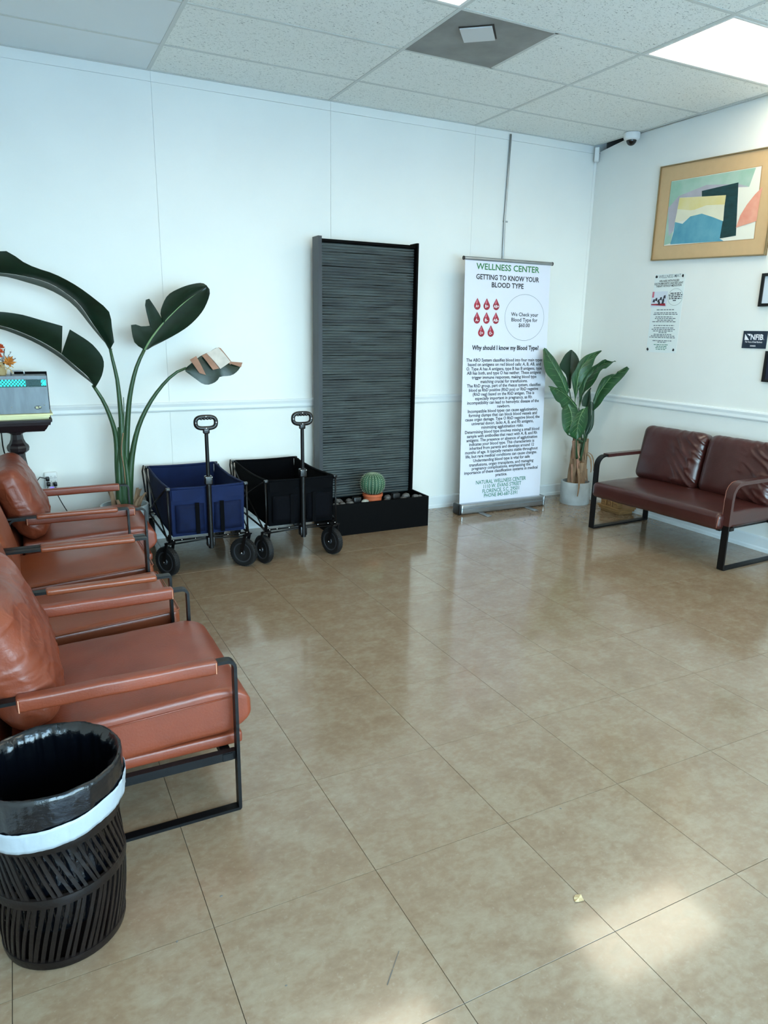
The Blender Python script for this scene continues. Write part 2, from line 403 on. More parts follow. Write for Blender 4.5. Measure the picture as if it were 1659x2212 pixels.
    def grid(s, rows, thick=0.0):
        nr, nc = len(rows), len(rows[0]); vs = [Vector(p) for r_ in rows for p in r_]
        fs = [(i*nc+j, i*nc+j+1, (i+1)*nc+j+1, (i+1)*nc+j) for i in range(nr-1) for j in range(nc-1)]
        if thick:
            nrm = [Vector() for _ in vs]
            for f in fs:
                n_ = (vs[f[1]]-vs[f[0]]).cross(vs[f[3]]-vs[f[0]]) + (vs[f[3]]-vs[f[2]]).cross(vs[f[1]]-vs[f[2]])
                for i in f: nrm[i] += n_
            k = len(vs)
            vs2 = [p - (n_.normalized() if n_.length > 1e-12 else Vector((0,0,1)))*thick for p, n_ in zip(vs, nrm)]
            fs2 = [tuple(i+k for i in reversed(f)) for f in fs]
            bd = [i for i in range(nc)] + [i*nc+nc-1 for i in range(1, nr)] + [(nr-1)*nc+j for j in range(nc-2, -1, -1)] + [i*nc for i in range(nr-2, 0, -1)]
            side = [(bd[(q+1) % len(bd)], bd[q], bd[q]+k, bd[(q+1) % len(bd)]+k) for q in range(len(bd))]
            vs = vs+vs2; fs = fs+fs2+side
        return s.add(vs, fs)
    def xf(s, mtx):
        s.v = [mtx @ p for p in s.v]; return s
    def mesh(s, name, origin=None, smooth=None, recalc=True):
        me = bpy.data.meshes.new(name)
        o = origin or Vector()
        me.from_pydata([tuple(p-o) for p in s.v], [], s.f)
        if recalc:
            bm = bmesh.new(); bm.from_mesh(me); bmesh.ops.recalc_face_normals(bm, faces=bm.faces); bm.to_mesh(me); bm.free()
        me.validate()
        if smooth is not None:
            me.shade_smooth()
            if smooth < 179: me.set_sharp_from_angle(angle=math.radians(smooth))
        return me
    def build(s, name, material, parent=None, smooth=None, local=False, recalc=True):
        o = ORG.get(parent.name, Vector()) if parent is not None else Vector()
        me = s.mesh(name, Vector() if local else o, smooth, recalc)
        return link(name, me, material, parent)

def link(name, me, material, parent=None):
    ob = bpy.data.objects.new(name, me); COL.objects.link(ob)
    if material is not None:
        me.materials.clear(); me.materials.append(MT[material] if isinstance(material, str) else material)
    if parent is not None:
        ob.parent = parent; ORG[ob.name] = ORG.get(parent.name, Vector()).copy()
    else: ORG[ob.name] = Vector()
    return ob

def thing(name, label, cat, loc=(0,0,0), rz=0.0, group=None):
    e = bpy.data.objects.new(name, None); COL.objects.link(e)
    e.empty_display_size = 0.1; e.location = loc; e.rotation_euler = (0, 0, rz)
    e['label'] = label; e['category'] = cat
    if group: e['group'] = group
    ORG[e.name] = Vector(loc)
    return e

def tag(o, label, cat, group=None):
    o['label'] = label; o['category'] = cat
    if group: o['group'] = group
    return o

def structure(o, label=None):
    o['kind'] = 'structure'
    if label: o['label'] = label
    return o

def stuff(o):
    o['kind'] = 'stuff'; return o

def setorigin(o, loc):
    """move a top-level mesh's origin to loc without moving its surface"""
    loc = Vector(loc); o.data.transform(Matrix.Translation(-loc)); o.location = loc; return o

def copy_tree(o, parent=None):
    c = o.copy(); COL.objects.link(c)
    if parent is not None: c.parent = parent
    for ch in list(o.children): copy_tree(ch, c)
    return c

def arc_corner(pts, r, n=5):
    """round the corners of a closed 2d path"""
    out = []; m_ = len(pts)
    for i in range(m_):
        p = Vector(pts[i]); a = Vector(pts[i-1])-p; b = Vector(pts[(i+1) % m_])-p
        ri = r[i] if isinstance(r, (list, tuple)) else r
        if ri <= 0: out.append(tuple(p)); continue
        a.normalize(); b.normalize(); ang = a.angle(b); d = ri/math.tan(ang/2)
        c = p+(a+b).normalized()*(ri/math.sin(ang/2)); s0 = p+a*d-c; s1 = p+b*d-c
        a0 = math.atan2(s0.y, s0.x); a1 = math.atan2(s1.y, s1.x); da = (a1-a0+PI) % (2*PI)-PI
        for k in range(n+1): out.append((c.x+ri*math.cos(a0+da*k/n), c.y+ri*math.sin(a0+da*k/n)))
    return out

def resample(pts, n):
    P = [Vector(p) for p in pts]
    if len(P) == 1: return [P[0]]*n
    # Catmull-Rom then equal arc length
    dense = []
    for i in range(len(P)-1):
        p0, p1, p2, p3 = P[max(i-1,0)], P[i], P[i+1], P[min(i+2,len(P)-1)]
        for k in range(12):
            t = k/12
            dense.append(0.5*((2*p1)+(p2-p0)*t+(2*p0-5*p1+4*p2-p3)*t*t+(3*p1-p0-3*p2+p3)*t**3))
    dense.append(P[-1])
    L = [0]
    for i in range(1, len(dense)): L.append(L[-1]+(dense[i]-dense[i-1]).length)
    out = []; j = 0
    for k in range(n):
        d = L[-1]*k/(n-1)
        while j < len(L)-2 and L[j+1] < d: j += 1
        s_ = (d-L[j])/max(1e-9, L[j+1]-L[j]); out.append(dense[j].lerp(dense[j+1], min(1, max(0, s_))))
    return out

def patch(mb, mid, edge, n=14, m_=5, bulge=0.012, thick=0.0016, bdir=None, wav=0.0):
    """a leaf half-blade between a midrib curve and an edge curve"""
    A, B = resample(mid, n), resample(edge, n); rows = []
    for i in range(n):
        row = []
        for j in range(m_+1):
            t = j/m_; p = A[i].lerp(B[i], t)
            ax = (A[min(i+1,n-1)]-A[max(i-1,0)]); ac = B[i]-A[i]
            nn = ax.cross(ac)
            nn = nn.normalized() if nn.length > 1e-9 else Vector((0,-1,0))
            if bdir is not None and nn.dot(Vector(bdir)) < 0: nn = -nn
            p = p + nn*(bulge*math.sin(PI*min(1, t*0.85+0.05)) + wav*math.sin(i*1.7)*t)
            row.append(p)
        rows.append(row)
    mb.grid(rows, thick)

def text_mesh(body, width, size, bold=0.0, align='CENTER', shear=0.0, res=2):
    cu = bpy.data.curves.new('lettering', 'FONT'); cu.body = body; cu.size = 1.0; cu.offset = bold; cu.resolution_u = res; cu.shear = shear
    ob = bpy.data.objects.new('lettering_tmp', cu); COL.objects.link(ob)
    bpy.context.view_layer.update()
    dg = bpy.context.evaluated_depsgraph_get()
    me = bpy.data.meshes.new_from_object(ob.evaluated_get(dg))
    bpy.data.objects.remove(ob); bpy.data.curves.remove(cu)
    vs = [v.co.copy() for v in me.vertices]; fs = [tuple(p.vertices) for p in me.polygons]
    bpy.data.meshes.remove(me)
    x0 = min(v.x for v in vs); x1 = max(v.x for v in vs)
    sx = width/(x1-x0) if width else size
    return [((v.x-(x0+x1)/2)*sx, v.y*size) for v in vs], fs

def lettering(mb, body, c0, c1, size, o, su, tu, off, bold=0.0):
    """text fitted between baseline end points c0 and c1 (plane coordinates)"""
    w = math.hypot(c1[0]-c0[0], c1[1]-c0[1]); cx = (c0[0]+c1[0])/2; cy = (c0[1]+c1[1])/2
    vs, fs = text_mesh(body, w, size, bold)
    o, su, tu = Vector(o), Vector(su), Vector(tu); nn = su.cross(tu).normalized()
    mb.add([o+su*(cx+a)+tu*(cy+b)+nn*off for a, b in vs], fs)

def fbm(p, s, o=3):
    v = 0; a = 1
    for k in range(o):
        v += a*noise.noise(Vector(p)*s); s *= 2.1; a *= 0.5
    return v

random.seed(7)

# ================================================================ THE SETTING
H = 3.03                 # height of the suspended ceiling
TOP = 3.45               # underside of the added roof deck above the ceiling
# ---- floor: vinyl tiles laid one by one over a dark bed
fl = structure(MB().box((X_LEFT-0.1, Y_FRONT-0.1, -0.10), (0.1, 0.1, -0.004)).build('floor', 'joint'), 'beige marbled vinyl tile floor')
TS, TX, TY = 0.4593, -4.3025, -4.0625
G = 0.0008
def rng_cells(t0, size, lo, hi):
    k0 = math.floor((lo-t0)/size); out = []
    k = k0
    while t0+k*size < hi-1e-6:
        a = max(lo, t0+k*size); b = min(hi, t0+(k+1)*size)
        if b-a > 0.004: out.append((a, b))
        k += 1
    return out
cache = {}
def tile_mesh(w, d):
    key = (round(w, 3), round(d, 3))
    if key not in cache:
        c = 0.0002; x, y = w/2-G, d/2-G
        vs = [(-x,-y,-.004),(x,-y,-.004),(x,y,-.004),(-x,y,-.004),(-x,-y,-c),(x,-y,-c),(x,y,-c),(-x,y,-c),
              (-x+c,-y+c,0),(x-c,-y+c,0),(x-c,y-c,0),(-x+c,y-c,0)]
        fs = [(0,1,5,4),(1,2,6,5),(2,3,7,6),(3,0,4,7),(4,5,9,8),(5,6,10,9),(6,7,11,10),(7,4,8,11),(8,9,10,11)]
        me = MB().add(vs, fs).mesh('tile'); me.materials.append(MT['floor']); cache[key] = me
    return cache[key]
for (xa, xb) in rng_cells(TX, TS, X_LEFT, 0.0):
    for (ya, yb) in rng_cells(TY, TS, Y_FRONT, 0.0):
        t = bpy.data.objects.new('tile', tile_mesh(xb-xa, yb-ya)); COL.objects.link(t)
        t.parent = fl; t.location = ((xa+xb)/2, (ya+yb)/2, 0)

# ---- walls
def wall(name, a, b, label): return structure(MB().box(a, b).build(name, 'wall'), label)
SEAM0, PW = -3.6873, 1.2192
wb = wall('wall_back', (X_LEFT-0.1, 0.006, -0.1), (0.1, 0.12, TOP), 'white panelled back wall')
for (xa, xb) in rng_cells(SEAM0, PW, X_LEFT, 0.0):
    for (za, zb) in ((0.0, 2.968), (2.970, TOP)):
        p = MB(); e = 0.0008
        p.box((xa+e, 0.0, za), (xb-e, 0.006, zb)).build('panel', 'wall', wb)
wr = structure(MB().prism([(-0.006,-0.1), (-Y_FRONT+0.1,-0.1), (-Y_FRONT+0.1,TOP), (0.40,TOP), (0.40,H+0.001), (0.02,2.980), (-0.006,2.978)], (0,0,0), (0,-1,0), (0,0,1), -0.12, 0.0).build('wall_right', 'wall'), 'white right wall with a dark gap under the ceiling by the corner')
MB().box((0.12, -0.6, 2.8), (0.15, 0.12, TOP)).build('cavity', 'void', wr)
wall('wall_left', (X_LEFT-0.12, Y_FRONT-0.1, -0.1), (X_LEFT, 0.006, TOP), 'white left wall')
# front wall behind the camera with two shop window bays
wf = MB(); ya, yb = Y_FRONT-0.12, Y_FRONT
wf.box((X_LEFT, ya, -0.1), (0, yb, WIN_Z[0])); wf.box((X_LEFT, ya, WIN_Z[1]), (0, yb, TOP))
wf.box((X_LEFT, ya, WIN_Z[0]), (WIN[0][0], yb, WIN_Z[1])); wf.box((WIN[0][1], ya, WIN_Z[0]), (WIN[1][0], yb, WIN_Z[1]))
wf.box((WIN[1][1], ya, WIN_Z[0]), (0, yb, WIN_Z[1]))
structure(wf.build('wall_front', 'wall'), 'front wall with shop windows')
for i, (xa, xb) in enumerate(WIN):
    w = MB(); f_ = 0.04; y0, y1 = Y_FRONT-0.09, Y_FRONT-0.04
    w.box((xa, y0, WIN_Z[0]), (xb, y1, WIN_Z[0]+f_)); w.box((xa, y0, WIN_Z[1]-f_), (xb, y1, WIN_Z[1]))
    w.box((xa, y0, WIN_Z[0]), (xa+f_, y1, WIN_Z[1])); w.box((xb-f_, y0, WIN_Z[0]), (xb, y1, WIN_Z[1]))
    xm = (xa+xb)/2; w.box((xm-0.02, y0, WIN_Z[0]), (xm+0.02, y1, WIN_Z[1]))
    wo = structure(w.build('window_%d' % (i+1), 'window_metal'), 'aluminium shop window')
    for (pa, pb) in ((xa+f_, xm-0.02), (xm+0.02, xb-f_)):
        MB().box((pa, y0+0.02, WIN_Z[0]+f_), (pb, y0+0.026, WIN_Z[1]-f_)).build('pane', 'glass', wo)
structure(MB().box((-30, -40, -0.16), (30, Y_FRONT-0.13, -0.12)).build('ground', 'pavement'), 'pavement outside the shop')
structure(MB().box((X_LEFT-0.12, Y_FRONT-0.12, TOP), (0.12, 0.12, TOP+0.1)).build('roof', 'void'), 'unseen roof deck added to block the sky')  # unseen cover added to keep skylight out of the space above the ceiling

# ---- chair rail and baseboards
def rail_profile(z0, z1, d): return [(0, z0), (d*0.75, z0+0.004), (d, z0+0.014), (d*0.8, (z0+z1)/2), (d, z1-0.014), (d*0.6, z1-0.003), (0, z1)]
pr_ = rail_profile(0.905, 0.973, 0.016)
structure(MB().prism([(a, b) for a, b in pr_], (X_LEFT, 0, 0), (0,-1,0), (0,0,1), 0, X_LEFT).build('trim_1', 'trim'), 'white chair rail on the back wall')
structure(MB().prism([(a, b) for a, b in pr_], (0, 0, 0), (-1,0,0), (0,0,1), Y_FRONT, 0.0).build('trim_2', 'trim'), 'white chair rail on the right wall')
bb = [(0, 0.0), (0.017, 0.0), (0.017, 0.022), (0.011, 0.032), (0.011, 0.095), (0.006, 0.104), (0, 0.106)]
structure(MB().prism(bb, (X_LEFT, 0, 0), (0,-1,0), (0,0,1), 0, X_LEFT).build('baseboard_back', 'trim'), 'white baseboard of the back wall')
structure(MB().prism(bb, (0, 0, 0), (-1,0,0), (0,0,1), Y_FRONT, 0.0).build('baseboard_right', 'trim'), 'white baseboard of the right wall')
structure(MB().prism(bb, (X_LEFT, Y_FRONT, 0), (1,0,0), (0,0,1), 0.0, Y_FRONT).build('baseboard_left', 'trim'), 'white baseboard of the left wall')

# ---- suspended ceiling: 2 x 4 ft tiles in a metal grid
CA, CB, CL, CS = -1.261, -0.473, 1.2192, 0.6096
LIGHTS = [(-2.4802, -2.3018), (-0.0418-1.2192, -2.3018), (-0.0418-1.2192, -4.7402), (-2.4802-1.2192, -2.3018), (-2.4802-1.2192, -4.7402)][1:]
VENT = (-2.4802, -1.6922)
xs = rng_cells(CA, CL, X_LEFT, 0.0); ys = rng_cells(CB, CS, Y_FRONT, 0.0)
ceil = structure(MB().box((X_LEFT-0.05, Y_FRONT-0.05, TOP-0.02), (0.05, 0.05, TOP-0.001)).build('ceiling', 'void'), 'suspended tile ceiling')
tcache = {}
tw = 0.011
for (xa, xb) in xs:
    for (ya, yb) in ys:
        if any(abs(xa-lx) < 0.05 and abs(ya-ly) < 0.05 for lx, ly in LIGHTS): continue
        a0 = xa
        if abs(xa-VENT[0]) < 0.05 and abs(ya-VENT[1]) < 0.05: a0 = xa+0.6096
        b0 = yb
        if xb > -0.001 and xb-xa < 0.3 and yb > -0.5: continue      # a strip is missing by the corner: the dark gap
        me = MB().box((-(xb-a0)/2, -(yb-ya)/2, 0), ((xb-a0)/2, (yb-ya)/2, 0.015)).mesh('ceiling_tile')
        me.materials.append(MT['smooth_tile'] if xb < -3.6 else MT['fissured'])
        t = bpy.data.objects.new('ceiling_tile', me); COL.objects.link(t); t.parent = ceil
        t.location = ((a0+xb)/2, (ya+yb)/2, H+0.002)
for (xa, xb) in xs[1:]:
    MB().box((xa-tw, Y_FRONT, H-0.001), (xa+tw, 0, H+0.0015)).build('main_tee', 'grid', ceil)
for (ya, yb) in ys[1:]:
    for (xa, xb) in xs:
        MB().box((xa+(tw if xa > X_LEFT else 0), ya-tw, H-0.0005), (xb-(tw if xb < -0.001 else 0), ya+tw, H+0.0015)).build('cross_tee', 'grid', ceil)
MB().box((VENT[0]+0.6096-tw, VENT[1], H-0.0005), (VENT[0]+0.6096+tw, VENT[1]+CS, H+0.0015)).build('cross_tee', 'grid', ceil)
wa = MB().box((X_LEFT, -0.016, H-0.002), (-0.04, 0.0, H+0.001))
wa.build('wall_angle', 'grid', ceil)
MB().box((-0.016, Y_FRONT, H-0.002), (0.0, -0.48, H+0.001)).build('wall_angle', 'grid', ceil)

# ---- ceiling lights
def troffer(x, y, label):
    t = thing('ceiling_light', label, 'ceiling light', (x+CL/2, y+CS/2, H), group='fluorescent ceiling light panels')
    fr = MB(); w_ = 0.018; a = (x+tw, y+tw); b = (x+CL-tw, y+CS-tw); z0, z1 = H-0.002, H+0.012
    fr.box((a[0], a[1], z0), (b[0], a[1]+w_, z1)); fr.box((a[0], b[1]-w_, z0), (b[0], b[1], z1))
    fr.box((a[0], a[1]+w_, z0), (a[0]+w_, b[1]-w_, z1)); fr.box((b[0]-w_, a[1]+w_, z0), (b[0], b[1]-w_, z1))
    fr.build('frame', 'white_plastic', t)
    MB().box((a[0]+w_, a[1]+w_, H), (b[0]-w_, b[1]-w_, H+0.006)).build('diffuser', 'diffuser', t)
    MB().box((a[0], a[1], H+0.013), (b[0], b[1], H+0.09)).build('housing', 'white_plastic', t)
LL = ['lit ceiling light panel by the framed picture, partly in view', 'added unseen ceiling light panel behind the camera on the right',
      'ceiling light panel just above the top edge of the picture', 'added unseen ceiling light panel behind the camera on the left']
for (x, y), l in zip(LIGHTS, LL): troffer(x, y, l)  # the two panels behind the camera are added, unseen, to light the room

# ---- ceiling vent with a square deflector plate
vx, vy = VENT[0]+CS/2, VENT[1]+CS/2
t = thing('ceiling_vent', 'grey square ceiling vent with a pale deflector plate and soot marks', 'vent', (vx, vy, H))
MB().box((VENT[0]+tw, VENT[1]+tw, H-0.0015), (VENT[0]+CS-tw, VENT[1]+CS-tw, H+0.012)).build('panel', 'vent', t)
pc = Vector((-2.245, -1.495, H)); pa = 0.86
def rq(a, b): return (a*math.cos(pa)-b*math.sin(pa), a*math.sin(pa)+b*math.cos(pa))
pl = MB().prism([rq(-0.09,-0.085), rq(0.09,-0.085), rq(0.09,0.085), rq(-0.09,0.085)], (pc.x, pc.y, H-0.014), (1,0,0), (0,1,0), 0, 0.006)
pl.build('deflector_plate', 'vent_plate', t)
sr = MB(); 
sr.prism([rq(-0.094,-0.096), rq(0.098,-0.092), rq(0.104,0.088), rq(-0.094,0.090)], (pc.x, pc.y, H-0.004), (1,0,0), (0,1,0), 0, 0.002)
sr.build('duct_opening', 'soot', t)
so = MB()
for q in range(3):
    a = [(0.02+0.26*math.cos(k/12*PI+3.3)*(1-0.1*q), -0.06+0.2*math.sin(k/12*PI+3.3)*(1-0.08*q)) for k in range(8)]
    b = [(p[0]*0.93, p[1]*0.93) for p in reversed(a)]
    so.prism(a+b, (pc.x, pc.y, H-0.0022-0.0001*q), (1,0,0), (0,1,0), 0, 0.0004)

# ---- security camera dome, motion sensor, conduit
t = thing('security_camera', 'small white dome security camera with a black lens on the ceiling', 'camera', (-0.075, -0.46, H))
MB().lathe([(0.0, 0.0), (0.062, 0.0), (0.064, -0.01), (0.062, -0.035), (0.054, -0.05), (0.04, -0.054), (0.0, -0.054)], (-0.075, -0.46, H-0.002), 28, cap=False).build('housing', 'white_plastic', t, 50)
MB().lathe([(0.040*math.cos(k*PI/16), -0.050-0.042*math.sin(k*PI/16)) for k in range(9)], (-0.078, -0.463, H-0.002), 24, cap=False).build('lens_dome', 'black_gloss', t, 180)
t = thing('motion_sensor', 'white box motion sensor high in the wall corner', 'sensor', (-0.02, -0.02, 2.91))
mm = Matrix.Translation((-0.035, -0.035, 2.955)) @ Matrix.Rotation(PI/4, 4, 'Z')
MB().rbox((0,0,0), (0.034, 0.02, 0.055), 0.008).xf(mm).build('case', 'white_plastic', t, 60)
MB().rbox((-0.01,-0.021,0.008), (0.012, 0.002, 0.004), 0.002).xf(mm).build('window', 'ink_grey', t, 60)
t = thing('conduit', 'thin grey metal conduit running down the back wall to the banner', 'pipe', (-0.92, -0.012, 1.2))
pts = [(-0.922,-0.014,3.009),(-0.927,-0.014,2.771),(-0.933,-0.014,2.529),(-0.938,-0.014,2.353),(-0.934,-0.014,2.096)]
MB().tube([(p[0], -0.011, p[2]) for p in pts]+[(-0.925, -0.011, 1.0)], 0.0085, 8).build('pipe', 'silver', t, 180)
for z in (2.36, 1.6):
    MB().box((-0.947, -0.008, z-0.006), (-0.903, -0.001, z+0.006)).lathe([(0.006,0),(0.005,0.004),(0.0,0.005)], (-0.909,-0.008,z), 8, ax=(0,-1,0)).build('strap', 'silver', t)

# ================================================================ LOUNGE CHAIRS (front at local x=0, facing +x)
def pillow_fn(hx, amp, seed, kind=0):
    def fn(q, p):
        e = (1-abs(q.y)**3.2)*(1-abs(q.z)**3.2)
        p = p.copy(); p.x *= 0.42+0.58*max(0, e)**0.6
        if abs(q.y) > 0.6 and abs(q.z) > 0.6:
            k = (abs(q.y)-0.6)*(abs(q.z)-0.6)/0.16; p.y *= 1-0.05*k; p.z *= 1-0.06*k
        s = Vector((seed, seed*0.7, 0))
        w = (1-abs(noise.noise(Vector((p.y*2.6+p.z*1.5, p.z*8-p.y*3.5, 0))+s)))**7
        w2 = (1-abs(noise.noise(Vector((p.y*7+p.z*6, p.z*6-p.y*5, 1.7))+s)))**9
        edge = min(1, (1-max(abs(q.y), abs(q.z)))*3+0.35)
        sg = max(-1.0, min(1.0, q.x*4))
        low = 0.75+0.5*max(0, -q.z)
        p.x += sg*amp*(0.9*w+0.75*w2-0.5)*(1.15-0.3*edge)*low
        p.x += sg*amp*0.7*fbm(p+s, 4.5)
        return p
    return fn

def chair_a(name, label, x0, yc, seed, lea, rz=0.0):
    """low lounge chair: bent flat bar sides, boxed arm sleeves, loose crumpled back cushion"""
    t = thing(name, label, 'chair', (x0, yc, 0), rz, 'leather lounge chairs along the left')
    hw = 0.3325
    path = arc_corner([(0, 0.005), (0, 0.516), (-0.665, 0.516), (-0.69, 0.005)], [0.004, 0.022, 0.03, 0.01], 4)
    for s in (-1, 1):
        fr = MB().loopbar(path, 0.03, 0.010, (0, s*hw, 0)).build('side_frame', 'black_metal', t, 40, local=True)
        L0, L1 = -0.052, -0.588
        def fn(q, p):
            p = p.copy(); p.y += 0.0016*noise.noise(p*14+Vector((seed, s, 0))); p.z += 0.002*noise.noise(p*9+Vector((s, seed, 0))); return p
        sl = MB().rbox(((L0+L1)/2, s*hw, 0.506), ((L0-L1)/2, 0.021, 0.022), 0.010, 3, 22, 2, 2, fn).build('arm_sleeve', lea, fr, 60, local=True)
        st = MB()
        for xx in (L0-0.006, L1+0.006): 
            for sy in (-1, 1):
                st.box((xx-0.0012, s*hw+sy*0.0207-0.0008, 0.488), (xx+0.0012, s*hw+sy*0.0207+0.0012, 0.524))
        stuff(st.build('stitching', 'thread', fr, local=True))
    # seat: firm boxed cushion with a full round front, a little higher at the front
    def sfn(q, p):
        p = p.copy()
        if q.z > 0: p.z += 0.012*(1-q.y**2)*(1-q.x**2)
        f_ = max(0.0, (q.x-0.70)/0.30)
        p.z *= math.sqrt(max(0.0, 1-0.93*f_*f_))
        p.z += 0.0025*fbm(p+Vector((seed,0,0)), 6)
        return p
    seat = MB().rbox((0,0,0), (0.335, 0.302, 0.076), 0.018, 3, 44, 22, 6, sfn)
    seat.xf(Matrix.Translation((-0.275, 0, 0.318)) @ Matrix.Rotation(-0.045, 4, 'Y'))
    so = seat.build('seat', lea, t, 180, local=True)
    pp = []
    for (x, y) in ((-0.53,-1),(-0.1,-1),(0.02,-1)): pp.append((x, -0.303, 0.372+0.04*(x+0.25)))
    MB().tube([(-0.54,-0.303,0.355),(-0.25,-0.304,0.366),(0.015,-0.303,0.378)], 0.0025, 6).build('piping', lea, so, 180, local=True)
    MB().tube([(-0.54,0.303,0.355),(-0.25,0.304,0.366),(0.015,0.303,0.378)], 0.0025, 6).build('piping', lea, so, 180, local=True)
    MB().rbox((-0.255, 0, 0.222), (0.285, 0.292, 0.020), 0.010, 2, 4, 4, 1).build('seat_base', lea, t, 60, local=True)
    fr = MB()
    for s in (-1, 1): fr.box((-0.60, s*0.31-0.016, 0.172), (-0.002, s*0.31+0.008, 0.200))
    for x in (-0.03, -0.56): fr.box((x-0.015, -0.33, 0.174), (x+0.015, 0.33, 0.198))
    fr.build('seat_frame', 'black_metal', t, local=True)
    # back rest board and loose cushion
    ang = 0.36
    mb = Matrix.Translation((-0.630, 0, 0.50)) @ Matrix.Rotation(-ang, 4, 'Y')
    MB().rbox((-0.075,0,0), (0.022, 0.30, 0.24), 0.018, 3, 1, 6, 6).xf(mb).build('backrest', lea, t, 60, local=True)
    cu = MB().rbox((0,0,0), (0.10, 0.315, 0.205), 0.055, 5, 3, 64, 46, pillow_fn(0.1, 0.009, seed))
    cu.xf(Matrix.Translation((-0.600, 0, 0.578)) @ Matrix.Rotation(-ang, 4, 'Y'))
    co = cu.build('back_cushion', 'leather_crumpled', t, 180, local=True)
    sm = MB()
    mtx = Matrix.Translation((-0.555, 0, 0.615)) @ Matrix.Rotation(-ang, 4, 'Y')
    return t

def chair_b(name, label, x0, yc, seed, lea):
    """lounge chair with square-cornered flat bar sides, slim arm sleeves, firm cushions"""
    t = thing(name, label, 'chair', (x0, yc, 0), 0, 'leather lounge chairs along the left')
    hw = 0.283
    path = arc_corner([(0, 0.005), (0, 0.536), (-0.62, 0.536), (-0.66, 0.005)], 0.005, 2)
    for s in (-1, 1):
        fr = MB().loopbar(path, 0.034, 0.010, (0, s*hw, 0)).build('side_frame', 'black_metal', t, 40, local=True)
        def fn(q, p):
            p = p.copy(); p.z += 0.0015*noise.noise(p*11+Vector((seed, s, 0))); return p
        MB().rbox((-0.247, s*hw, 0.535), (0.196, 0.0215, 0.0115), 0.008, 3, 16, 2, 1, fn).build('arm_sleeve', lea, fr, 60, local=True)
    def sfn(q, p):
        p = p.copy()
        if q.z > 0: p.z += 0.010*(1-q.y**2)*(1-q.x**2)
        p.z += 0.002*fbm(p+Vector((seed,0,0)), 5)
        return p
    seat = MB().rbox((0,0,0), (0.315, 0.262, 0.06), 0.026, 4, 14, 14, 2, sfn)
    seat.xf(Matrix.Translation((-0.277, 0, 0.305)) @ Matrix.Rotation(-0.06, 4, 'Y'))
    so = seat.build('seat', lea, t, 180, local=True)
    pth = [(-0.55,-0.262,0.34),(-0.25,-0.263,0.358),(0.02,-0.262,0.374),(0.034,-0.25,0.376),(0.036,0,0.378),(0.034,0.25,0.376),(0.02,0.262,0.374),(-0.25,0.263,0.358),(-0.55,0.262,0.34)]
    MB().tube(pth, 0.0028, 6).build('piping', lea, so, 180, local=True)
    fr = MB()
    for s in (-1, 1): fr.box((-0.60, s*0.25-0.014, 0.20), (-0.006, s*0.25+0.014, 0.232))
    for x in (-0.03, -0.57): fr.box((x-0.012, -0.268, 0.20), (x+0.012, 0.268, 0.232))
    fr.build('seat_frame', 'black_metal', t, local=True)
    mtx = Matrix.Translation((-0.660, 0, 0.585)) @ Matrix.Rotation(-0.27, 4, 'Y')
    def bfn(q, p):
        p = p.copy(); p.x += 0.02*(1-q.y**2)*(1-q.z**2)*(1 if q.x > 0 else 0)
        p.x += 0.004*fbm(p+Vector((0,seed,0)), 5); return p
    MB().rbox((0,0,0), (0.065, 0.262, 0.27), 0.05, 5, 2, 16, 16, bfn).xf(mtx).build('backrest', lea, t, 180, local=True)
    return t

chair_a('lounge_chair', 'nearest rust leather lounge chair, beside the waste bin', -4.114, -2.835, 3.1, 'leather_rust')
chair_b('lounge_chair', 'second leather lounge chair from the waste bin, with slim arm pads', -4.155, -2.10, 1.3, 'leather_tan')
chair_b('lounge_chair', 'third leather lounge chair from the waste bin, with slim arm pads', -4.155, -1.49, 6.3, 'leather_tan')
chair_a('lounge_chair', 'farthest rust leather lounge chair, in front of the tall potted plant', -4.06, -0.83, 9.7, 'leather_rust')

# ================================================================ LOVESEAT (local x forward = towards the room, y along its length)
lv = thing('loveseat', 'dark brown leather loveseat with black flat bar frame by the right wall', 'sofa', (-0.67, -1.625, 0), PI+0.052)
hl = 0.568
path = arc_corner([(0.0, 0.006), (0.0, 0.572), (-0.60, 0.572), (-0.615, 0.006)], [0.004, 0.075, 0.02, 0.004], 7)
for s in (-1, 1):
    fr = MB().loopbar(path, 0.046, 0.012, (0, s*hl, 0)).build('side_frame', 'black_metal', lv, 40, local=True)
    # leather arm wrap follows the bar from the back over the round front corner
    k = [p for p in path if p[1] > 0.40]
    k.sort(key=lambda p: -p[0]*1.0+(-p[1] if False else 0))
    cpath = [(-0.56, 0.574), (-0.45, 0.575), (-0.3, 0.575), (-0.18, 0.575), (-0.09, 0.574)]
    if s == 1:
        cpath += [(-0.052, 0.567), (-0.022, 0.547), (-0.004, 0.515), (0.001, 0.46), (0.001, 0.40), (0.001, 0.30)]
    MB().loopbar(cpath, 0.054, 0.024, (0, s*hl, 0), closed=False).build('arm_wrap', 'leather_brown', fr, 60, local=True)
    if s == 1:
        st = MB().tube([(p[0]+0.012, s*hl-0.027, p[1]+0.010) for p in cpath[4:]], 0.0022, 5); st.build('stitching', 'thread_dark', fr, 180, local=True)
def sfn(q, p):
    p = p.copy()
    if q.z > 0: p.z += 0.020*(1-q.y**4)*(1-q.x**2)
    p.z += 0.003*fbm(p+Vector((4,0,0)), 5); p.x += 0.003*fbm(p+Vector((0,8,0)), 4)
    return p
so = MB().rbox((-0.245, 0, 0.322), (0.30, 0.552, 0.057), 0.034, 4, 16, 40, 3, sfn).build('seat', 'leather_brown', lv, 180, local=True)
MB().tube([(0.052, 0.535, 0.285), (0.055, 0.54, 0.32), (0.045, 0.538, 0.36)], 0.004, 5).build('corner_stitching', 'thread_dark', so, 180, local=True)
fr = MB()
